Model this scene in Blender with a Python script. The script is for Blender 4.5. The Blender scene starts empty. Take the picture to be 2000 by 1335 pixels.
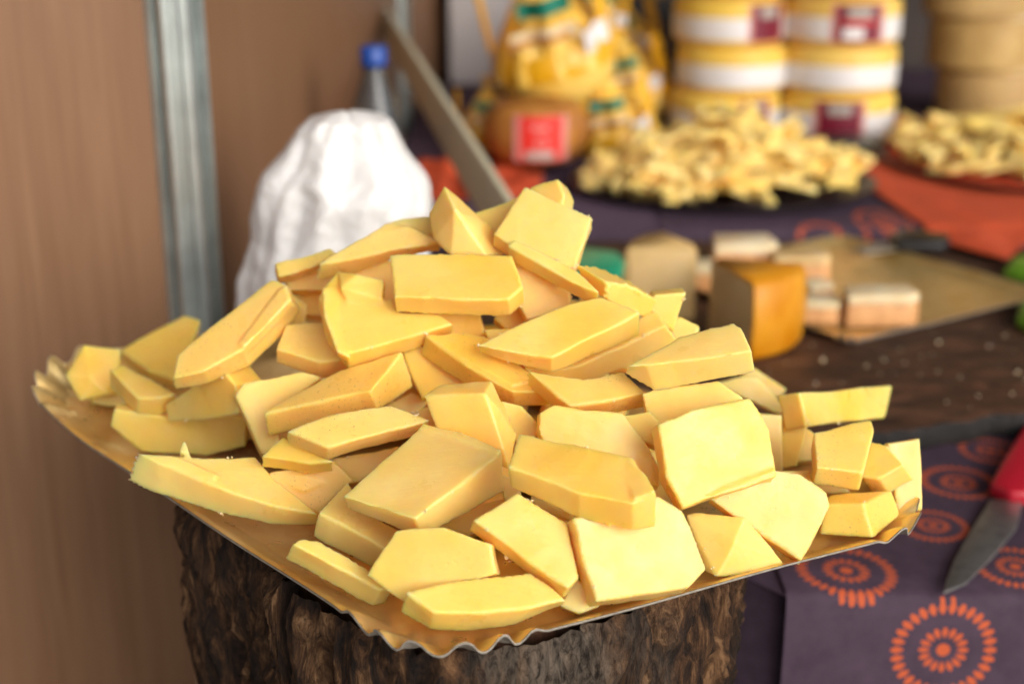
import bpy, bmesh, math, random
from mathutils import Vector, Matrix, Euler, noise
R = math.radians
S = bpy.context.scene
C = S.collection

# ------------------------------------------------------------------ camera, light, exposure
CAM_H, PITCH, FPX, CX, CY = 0.36, R(19), 2778.0, 1000.0, 667.5
cam_d = bpy.data.cameras.new('camera'); cam = bpy.data.objects.new('camera', cam_d); C.objects.link(cam)
cam.location = (0, 0, CAM_H); cam.rotation_euler = (math.pi/2 - PITCH, 0, 0)
cam_d.sensor_width = 36; cam_d.lens = 50.0; cam_d.clip_start = 0.02; cam_d.clip_end = 200
cam_d.dof.use_dof = True; cam_d.dof.focus_distance = 0.735; cam_d.dof.aperture_fstop = 4.3
cam_d.dof.aperture_blades = 9
S.camera = cam
S.cycles.use_denoising = True
S.cycles.max_bounces = 12; S.cycles.diffuse_bounces = 8
S.cycles.caustics_reflective = False; S.cycles.caustics_refractive = False
S.cycles.sample_clamp_indirect = 6
w = bpy.data.worlds.new('World'); S.world = w; w.use_nodes = True
nt = w.node_tree; bg = nt.nodes['Background']
sky = nt.nodes.new('ShaderNodeTexSky'); sky.sky_type = 'NISHITA'; sky.sun_disc = False
SUN_EL, SUN_AZ = R(25), R(143)          # azimuth measured clockwise from +Y (behind the camera, to the right)
sky.sun_elevation = SUN_EL; sky.sun_rotation = SUN_AZ
sky.dust_density = 4.0; sky.air_density = 1.0
hsv = nt.nodes.new('ShaderNodeHueSaturation'); hsv.inputs['Saturation'].default_value = .3   # high thin cloud: whiter sky
nt.links.new(sky.outputs[0], hsv.inputs['Color']); nt.links.new(hsv.outputs[0], bg.inputs[0]); bg.inputs[1].default_value = 0.15
sd = bpy.data.lights.new('sun', 'SUN'); sd.energy = 0.85; sd.angle = R(50); sd.color = (1.0, 0.93, 0.84)
sun = bpy.data.objects.new('sun', sd); C.objects.link(sun)
sdir = Vector((math.sin(SUN_AZ)*math.cos(SUN_EL), math.cos(SUN_AZ)*math.cos(SUN_EL), math.sin(SUN_EL)))
sun.rotation_euler = sdir.to_track_quat('Z', 'Y').to_euler(); sun.location = (1.5, -2, 2.5)
S.view_settings.view_transform = 'Standard'; S.view_settings.look = 'None'
S.view_settings.gamma = 1.0; S.view_settings.use_curve_mapping = False
S.view_settings.exposure = 0.25

# ------------------------------------------------------------------ helpers
def c2w(X, Y, Z):
    return Vector((X, Z*math.cos(PITCH) - Y*math.sin(PITCH), CAM_H - Z*math.sin(PITCH) - Y*math.cos(PITCH)))
def ray(px, py): return Vector(((px-CX)/FPX, (py-CY)/FPX, 1.0))
def onz(px, py, z):                       # point of the horizontal plane z seen in that direction
    r = ray(px, py); v = c2w(*r) - Vector((0, 0, CAM_H)); t = (z-CAM_H)/v.z
    return Vector((v.x*t, v.y*t, z))
def tag(o, label=None, cat=None, group=None, kind=None):
    if label: o['label'] = label
    if cat: o['category'] = cat
    if group: o['group'] = group
    if kind: o['kind'] = kind
    return o
def empty(name, loc, rz=0.0, rot=None):
    o = bpy.data.objects.new(name, None); C.objects.link(o); o.location = loc
    o.rotation_euler = rot if rot else (0, 0, rz); o.empty_display_size = .02
    return o
def meshobj(name, verts, faces, mat, parent=None, smooth=False, origin=None):
    me = bpy.data.meshes.new(name)
    if origin is not None: verts = [Vector(v)-Vector(origin) for v in verts]
    me.from_pydata([tuple(v) for v in verts], [], faces); me.update()
    bm = bmesh.new(); bm.from_mesh(me); bmesh.ops.recalc_face_normals(bm, faces=bm.faces); bm.to_mesh(me); bm.free()
    o = bpy.data.objects.new(name, me); C.objects.link(o)
    if mat: me.materials.append(mat)
    if smooth:
        for p_ in me.polygons: p_.use_smooth = True
    if origin is not None: o.location = origin
    if parent: o.parent = parent
    return o
def box(name, c, s, mat, parent=None, bev=0.0, rz=0.0):
    x, y, z = s[0]/2, s[1]/2, s[2]/2
    v = [Vector((a*x, b*y, d*z)) for a in (-1, 1) for b in (-1, 1) for d in (-1, 1)]
    f = [(0,1,3,2),(4,6,7,5),(0,4,5,1),(2,3,7,6),(0,2,6,4),(1,5,7,3)]
    o = meshobj(name, v, f, mat, parent); o.location = c; o.rotation_euler = (0, 0, rz)
    if bev: bevel(o, bev)
    return o
def bevel(o, wd, seg=3):
    m = o.modifiers.new('bevel', 'BEVEL'); m.width = wd; m.segments = seg; m.limit_method = 'ANGLE'
    for p_ in o.data.polygons: p_.use_smooth = True
    return o
def lathe(name, prof, mat, parent=None, n=48, a0=0.0, a1=2*math.pi, wob=None, caps=True):
    full = abs(a1-a0-2*math.pi) < 1e-6
    cols = n if full else n+1
    v = []; f = []
    for i in range(cols):
        a = a0+(a1-a0)*i/n
        for k, (r, z) in enumerate(prof):
            rr = r*(wob(a, z) if wob else 1.0)
            v.append((rr*math.cos(a), rr*math.sin(a), z))
    m = len(prof)
    for i in range(n if full else n):
        j = (i+1) % cols
        for k in range(m-1):
            f.append((i*m+k, j*m+k, j*m+k+1, i*m+k+1))
    if caps and full:
        if prof[0][0] > 1e-5: f.append(tuple(i*m for i in range(cols)))
        if prof[-1][0] > 1e-5: f.append(tuple(i*m+m-1 for i in range(cols)))
    return meshobj(name, v, f, mat, parent, smooth=True)
def prism(name, pts, z0, z1, mat, parent=None, bev=0.0):
    n = len(pts); v = [(p_[0], p_[1], z0) for p_ in pts]+[(p_[0], p_[1], z1) for p_ in pts]
    f = [tuple(range(n-1, -1, -1)), tuple(range(n, 2*n))]+[(i, (i+1) % n, (i+1) % n+n, i+n) for i in range(n)]
    o = meshobj(name, v, f, mat, parent)
    if bev: bevel(o, bev)
    return o

# ------------------------------------------------------------------ materials
class N:
    def __init__(s, name):
        s.m = bpy.data.materials.new(name); s.m.use_nodes = True; s.t = s.m.node_tree
        s.b = s.t.nodes['Principled BSDF']; s.out = s.t.nodes['Material Output']
    def n(s, typ, **kw):
        o = s.t.nodes.new(typ)
        for k, v in kw.items():
            if k[0] == 'i' and k[1:].isdigit(): o.inputs[int(k[1:])].default_value = v
            elif k.startswith('in_'): o.inputs[k[3:]].default_value = v
            else: setattr(o, k, v)
        return o
    def l(s, a, b): s.t.links.new(a, b)
    def noise(s, scale, detail=4, rough=.55, vec=None, dist=0.0):
        o = s.n('ShaderNodeTexNoise'); o.inputs['Scale'].default_value = scale; o.inputs['Detail'].default_value = detail
        o.inputs['Roughness'].default_value = rough; o.inputs['Distortion'].default_value = dist
        if vec is not None: s.l(vec, o.inputs['Vector'])
        return o.outputs['Fac']
    def coord(s, kind='Object', scale=None, rot=None):
        tc = s.n('ShaderNodeTexCoord'); v = tc.outputs[kind]
        if scale or rot:
            mp = s.n('ShaderNodeMapping'); s.l(v, mp.inputs[0])
            if scale: mp.inputs['Scale'].default_value = scale
            if rot: mp.inputs['Rotation'].default_value = rot
            v = mp.outputs[0]
        return v
    def ramp(s, fac, stops):
        r = s.n('ShaderNodeValToRGB'); s.l(fac, r.inputs[0]); e = r.color_ramp.elements
        while len(e) > 1: e.remove(e[-1])
        e[0].position = stops[0][0]; e[0].color = (*stops[0][1], 1)
        for p_, c in stops[1:]:
            q = e.new(p_); q.color = (*c, 1)
        return r.outputs[0]
    def math(s, op, a, b=None):
        m = s.n('ShaderNodeMath', operation=op)
        for i, x in enumerate((a, b)):
            if x is None: continue
            if isinstance(x, (int, float)): m.inputs[i].default_value = x
            else: s.l(x, m.inputs[i])
        return m.outputs[0]
    def mix(s, fac, a, b, mode='MIX'):
        m = s.n('ShaderNodeMix', data_type='RGBA', blend_type=mode)
        for inp, x in ((m.inputs[0], fac), (m.inputs[6], a), (m.inputs[7], b)):
            if isinstance(x, (int, float)): inp.default_value = x
            elif isinstance(x, tuple): inp.default_value = (*x, 1)
            else: s.l(x, inp)
        return m.outputs[2]
    def bump(s, h, strength=.3, dist=.001):
        b = s.n('ShaderNodeBump'); b.inputs['Strength'].default_value = strength; b.inputs['Distance'].default_value = dist
        s.l(h, b.inputs['Height']); s.l(b.outputs[0], s.b.inputs['Normal']); return b
    def col(s, c):
        if isinstance(c, tuple): s.b.inputs['Base Color'].default_value = (*c, 1)
        else: s.l(c, s.b.inputs['Base Color'])
    def set(s, **kw):
        for k, v in kw.items(): s.b.inputs[k.replace('_', ' ')].default_value = v

def plain(name, c, rough=.5, var=.15, scale=40, metal=0.0, bump=0.0, spec=None, c2=None):
    n = N(name); co = n.coord()
    f = n.noise(scale, 5, .6, co)
    d = c2 if c2 else tuple(x*(1-var*2) for x in c)
    n.col(n.ramp(f, [(.3, d), (.7, tuple(min(1, x*(1+var*.4)) for x in c))]))
    n.set(Roughness=rough, Metallic=metal)
    if spec is not None: n.b.inputs['Specular IOR Level'].default_value = spec
    if bump: n.bump(n.noise(scale*3, 5, .6, co), bump, .002)
    return n.m

def cheese_mat(name, light, deep, sss=.9, speck=0.0, edge=True, rough=.36):
    n = N(name); co = n.coord(); oi = n.n('ShaderNodeObjectInfo')
    add = n.n('ShaderNodeVectorMath', operation='ADD'); n.l(co, add.inputs[0])
    mul = n.n('ShaderNodeVectorMath', operation='SCALE'); mul.inputs[3].default_value = 7.0
    cmb = n.n('ShaderNodeCombineXYZ'); n.l(oi.outputs['Random'], cmb.inputs[0]); n.l(oi.outputs['Random'], cmb.inputs[1])
    n.l(cmb.outputs[0], mul.inputs[0]); n.l(mul.outputs[0], add.inputs[1]); v = add.outputs[0]
    big = n.noise(22, 3, .5, v)
    base = n.ramp(big, [(.32, deep), (.68, light)])
    # each piece its own tone
    hs = n.n('ShaderNodeHueSaturation'); n.l(base, hs.inputs['Color'])
    mr = n.n('ShaderNodeMapRange'); n.l(oi.outputs['Random'], mr.inputs[0]); mr.inputs[3].default_value = .95; mr.inputs[4].default_value = 1.04
    n.l(mr.outputs[0], hs.inputs['Saturation'])
    mr3 = n.n('ShaderNodeMapRange'); n.l(n.math('FRACT', n.math('MULTIPLY', oi.outputs['Random'], 13.7)), mr3.inputs[0]); mr3.inputs[3].default_value = .497; mr3.inputs[4].default_value = .502
    n.l(mr3.outputs[0], hs.inputs['Hue'])
    c = hs.outputs[0]
    if edge:   # pale crumbly cut edges, plus a thin edge highlight painted into the colour
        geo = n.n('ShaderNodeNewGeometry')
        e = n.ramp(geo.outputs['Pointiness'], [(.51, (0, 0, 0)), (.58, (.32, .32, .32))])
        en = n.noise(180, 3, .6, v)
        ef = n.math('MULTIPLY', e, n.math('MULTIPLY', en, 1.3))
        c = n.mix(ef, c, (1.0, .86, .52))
    if speck:
        sp = n.noise(900, 1, .5, v); reg = n.noise(45, 2, .5, v)
        sm = n.math('MULTIPLY', n.math('GREATER_THAN', sp, .70), n.math('GREATER_THAN', reg, .50))
        c = n.mix(n.math('MULTIPLY', sm, speck), c, (.23, .13, .05))
    n.col(c)
    n.set(Roughness=rough); n.b.inputs['Subsurface Weight'].default_value = sss
    n.b.inputs['Subsurface Radius'].default_value = (1.0, .58, .16); n.b.inputs['Subsurface Scale'].default_value = .013
    n.b.inputs['Specular IOR Level'].default_value = .38
    rr = n.ramp(n.noise(60, 4, .6, v), [(.35, (rough-.09,)*3), (.65, (rough+.14,)*3)]); n.l(rr, n.b.inputs['Roughness'])
    # fine smear marks left by the knife + soft grain
    mp = n.n('ShaderNodeMapping'); n.l(v, mp.inputs[0]); mp.inputs['Rotation'].default_value = (.5, .3, .7); mp.inputs['Scale'].default_value = (1, 9, 1)
    h1 = n.noise(70, 3, .5, mp.outputs[0]); h2 = n.noise(420, 4, .65, v)
    pit = n.math('MULTIPLY', n.math('MAXIMUM', n.math('SUBTRACT', n.noise(330, 2, .5, v), .64), 0.0), n.math('GREATER_THAN', n.noise(40, 2, .5, v), .5))
    hh = n.math('ADD', n.math('MULTIPLY', h1, .7), n.math('MULTIPLY', h2, .3))
    n.bump(n.math('SUBTRACT', hh, n.math('MULTIPLY', pit, 6.0)), .2, .0010)
    return n.m

M = {}
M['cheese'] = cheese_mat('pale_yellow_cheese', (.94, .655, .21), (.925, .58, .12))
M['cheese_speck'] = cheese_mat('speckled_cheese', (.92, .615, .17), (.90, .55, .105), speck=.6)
M['crumb'] = cheese_mat('pale_crumb', (.95, .80, .42), (.92, .70, .28), sss=.3, edge=False, rough=.5)
M['chip'] = cheese_mat('dry_cheese_chip', (.95, .74, .28), (.91, .63, .16), sss=.25, edge=False, rough=.5)

def gold_mat():
    n = N('gold_foil_card'); co = n.coord()
    f = n.noise(30, 4, .6, co)
    n.col(n.ramp(f, [(.3, (.84, .54, .17)), (.7, (.97, .74, .33))]))
    n.set(Metallic=.68); rr = n.ramp(n.noise(90, 3, .5, co), [(.3, (.26,)*3), (.7, (.42,)*3)]); n.l(rr, n.b.inputs['Roughness'])
    n.bump(n.noise(240, 4, .6, co), .25, .0008)
    return n.m
M['gold'] = gold_mat()
M['card'] = plain('grey_card_edge', (.50, .45, .38), .6, .2, 200, bump=.2)

def bark_mat():
    n = N('rough_bark'); co = n.coord(scale=(1, 1, .26))
    a = n.noise(60, 10, .72, co, dist=1.0); b = n.noise(260, 6, .7, co, dist=.6); g = n.noise(8, 3, .5, co)
    c = n.ramp(a, [(.36, (.005, .0035, .003)), (.47, (.036, .018, .010)), (.55, (.11, .052, .023)), (.64, (.28, .15, .07)), (.76, (.40, .26, .15))])
    grey = n.ramp(b, [(.35, (.02, .015, .011)), (.7, (.24, .19, .145))])
    c = n.mix(n.ramp(g, [(.56, (0, 0, 0)), (.66, (.8, .8, .8))]), c, grey)
    c = n.mix(n.ramp(b, [(.3, (.8, .8, .8)), (.5, (0, 0, 0))]), c, (.008, .005, .004))
    n.col(c); n.set(Roughness=.8); n.b.inputs['Specular IOR Level'].default_value = .25
    n.bump(n.math('ADD', n.math('MULTIPLY', a, .8), n.math('MULTIPLY', b, .4)), 1.0, .009)
    return n.m
M['bark'] = bark_mat()
def board_mat():
    n = N('dark_oiled_wood'); co = n.coord(scale=(1, 3.2, 1))
    a = n.noise(14, 7, .65, co, dist=1.2); b = n.noise(60, 4, .6, n.coord())
    c = n.ramp(a, [(.3, (.008, .005, .004)), (.5, (.060, .026, .013)), (.62, (.12, .052, .026)), (.75, (.17, .09, .05))])
    c = n.mix(n.ramp(b, [(.66, (0, 0, 0)), (.74, (.6, .6, .6))]), c, (.19, .13, .09))
    n.col(c); n.set(Roughness=.55); n.bump(a, .6, .004)
    return n.m
M['board'] = board_mat()
M['edge_bark'] = plain('black_bark_edge', (.012, .009, .008), .8, .4, 60, bump=.6)
def wood_panel(name, tint=1.0):
    n = N(name); co = n.coord(scale=(14, 14, .5))
    a = n.noise(9, 6, .6, co, dist=.3); b = n.noise(60, 3, .6, co)
    c = n.ramp(a, [(.3, (.33*tint, .165*tint, .085*tint)), (.7, (.44*tint, .24*tint, .130*tint))])
    c = n.mix(n.ramp(b, [(.4, (.0,)*3), (.8, (.25,)*3)]), c, (.20, .11, .07))
    n.col(c); n.set(Roughness=.5); n.b.inputs['Specular IOR Level'].default_value = .25; n.bump(b, .06, .0004)
    return n.m
M['panel'] = wood_panel('wood_laminate', .60)
M['panel2'] = wood_panel('wood_laminate_warm', .58)
M['alu'] = plain('brushed_aluminium', (.62, .68, .66), .33, .12, 30, metal=.8)
M['alu_dark'] = plain('groove_grey', (.10, .11, .11), .6, .1)
M['black'] = plain('black_plastic', (.012, .012, .014), .35, .1)
M['darkgreen'] = plain('dark_green_plastic', (.015, .028, .022), .3, .1)
M['tray_dark'] = plain('dark_tray_plastic', (.02, .014, .018), .3, .2)
M['red'] = plain('red_plastic', (.48, .012, .03), .35, .05)
M['green'] = plain('green_plastic', (.02, .50, .27), .35, .05)
M['lime'] = plain('lime_plastic', (.18, .42, .03), .4, .1)
M['blue'] = plain('blue_plastic', (.01, .07, .36), .35, .05)
M['steel'] = plain('worn_steel', (.42, .42, .41), .36, .18, 90, metal=.85, bump=.1)
M['white'] = plain('white_film', (.84, .82, .82), .4, .05)
M['maroon'] = plain('maroon_print', (.20, .008, .03), .4, .1)
M['redprint'] = plain('red_print', (.80, .035, .025), .4, .05)
M['pinkprint'] = plain('pink_print', (.75, .30, .27), .4, .05)
M['greyprint'] = plain('grey_print', (.45, .42, .38), .4, .1)
M['wax'] = cheese_mat('yellow_wax', (.90, .66, .15), (.84, .56, .09), sss=.2, edge=False, rough=.4)
M['film'] = plain('pale_yellow_film', (.93, .66, .14), .3, .10, 60, c2=(.88, .50, .05))
M['wax_pale'] = cheese_mat('pale_wax', (.90, .66, .17), (.86, .56, .10), sss=.2, edge=False, rough=.4)
M['tan'] = cheese_mat('tan_cheese_rind', (.62, .41, .155), (.50, .31, .11), sss=.1, edge=False, rough=.5)
M['smoked'] = cheese_mat('smoked_rind', (.52, .21, .03), (.36, .12, .018), sss=.1, edge=False, rough=.4)
M['orange_rind'] = cheese_mat('orange_rind', (.70, .33, .045), (.56, .21, .02), sss=.2, edge=False, rough=.45)
M['paste'] = cheese_mat('cream_paste', (.74, .54, .27), (.62, .42, .18), sss=.3, edge=False, rough=.5)
M['cream'] = cheese_mat('cream_top', (.86, .74, .50), (.76, .56, .30), sss=.3, edge=False, rough=.55)
M['peach'] = plain('peach_side', (.74, .40, .17), .55, .25, 70, c2=(.55, .26, .10))
M['goldprint'] = plain('golden_print', (.85, .44, .01), .35, .05)
M['teal'] = plain('teal_print', (.0, .20, .13), .4, .1)
M['orangecloth'] = plain('orange_cloth', (.74, .10, .03), .85, .15, 25, bump=.2)
M['redcloth'] = plain('red_cloth', (.42, .035, .02), .85, .2, 25)
M['greybox'] = plain('pale_grey_board', (.62, .58, .58), .5, .08, 6)
M['dark'] = plain('dark_brown_wall', (.045, .028, .022), .7, .3, 3)
M['ground'] = plain('grey_paving', (.14, .12, .10), .9, .2, 3)
M['canopy'] = plain('white_canvas', (.7, .66, .6), .8, .05, 3)

def strip_mat():
    n = N('weathered_bamboo'); co = n.coord(scale=(40, 40, 2))
    a = n.noise(10, 5, .6, co)
    n.col(n.ramp(a, [(.3, (.38, .36, .25)), (.7, (.66, .61, .46))])); n.set(Roughness=.6); n.bump(a, .3, .001)
    return n.m
M['strip'] = strip_mat()
def bag_mat():
    n = N('thin_white_plastic'); co = n.coord()
    n.col((.80, .79, .78)); n.set(Roughness=.42); n.b.inputs['Subsurface Weight'].default_value = .8
    n.b.inputs['Subsurface Radius'].default_value = (1, .95, .9); n.b.inputs['Subsurface Scale'].default_value = .015
    mp = n.n('ShaderNodeMapping'); n.l(co, mp.inputs[0]); mp.inputs['Scale'].default_value = (1, 1, .7)
    n.bump(n.noise(70, 5, .6, mp.outputs[0], dist=.8), .6, .004)
    return n.m
M['bag'] = bag_mat()
def clear_mat():
    n = N('clear_plastic'); n.col((.55, .60, .64)); n.set(Roughness=.12); n.b.inputs['Transmission Weight'].default_value = .93
    n.b.inputs['IOR'].default_value = 1.38
    n.bump(n.noise(80, 2, .5, n.coord()), .1, .001)
    return n.m
M['clear'] = clear_mat()

def cloth_mat(centres):
    n = N('printed_purple_cloth')
    uv = n.n('ShaderNodeUVMap'); uv.uv_map = 'UVMap'; v = uv.outputs[0]
    total = None
    TAU = 2*math.pi
    for (cu, cv, rad) in centres:
        sub = n.n('ShaderNodeVectorMath', operation='SUBTRACT'); n.l(v, sub.inputs[0]); sub.inputs[1].default_value = (cu, cv, 0)
        sc = n.n('ShaderNodeVectorMath', operation='SCALE'); n.l(sub.outputs[0], sc.inputs[0]); sc.inputs[3].default_value = 1/rad
        ln = n.n('ShaderNodeVectorMath', operation='LENGTH'); n.l(sc.outputs[0], ln.inputs[0]); r = ln.outputs['Value']
        sep = n.n('ShaderNodeSeparateXYZ'); n.l(sc.outputs[0], sep.inputs[0])
        ang = n.math('ARCTAN2', sep.outputs[1], sep.outputs[0])
        parts = []
        for (r0, r1, k) in ((.76, 1.0, 30), (.26, .47, 16)):
            band = n.math('SUBTRACT', 1.0, n.math('ABSOLUTE', n.math('DIVIDE', n.math('SUBTRACT', r, (r0+r1)/2), (r1-r0)/2)))   # 1 centre, 0 border
            sp = n.math('COSINE', n.math('MULTIPLY', ang, float(k)))
            pet = n.math('GREATER_THAN', n.math('ADD', sp, n.math('MULTIPLY', band, 1.5)), .55)
            inb = n.math('GREATER_THAN', band, 0.0)
            parts.append(n.math('MULTIPLY', pet, inb))
        parts.append(n.math('LESS_THAN', r, .13))
        m = n.math('MAXIMUM', n.math('MAXIMUM', parts[0], parts[1]), parts[2])
        total = m if total is None else n.math('MAXIMUM', total, m)
    co = n.coord()
    base = n.ramp(n.noise(60, 5, .6, co), [(.3, (.052, .031, .050)), (.7, (.076, .047, .073))])
    n.col(n.mix(total, base, (.54, .10, .035)))
    n.set(Roughness=.8); n.b.inputs['Specular IOR Level'].default_value = .3
    n.bump(n.noise(900, 2, .5, co), .25, .0006)
    return n.m

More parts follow.
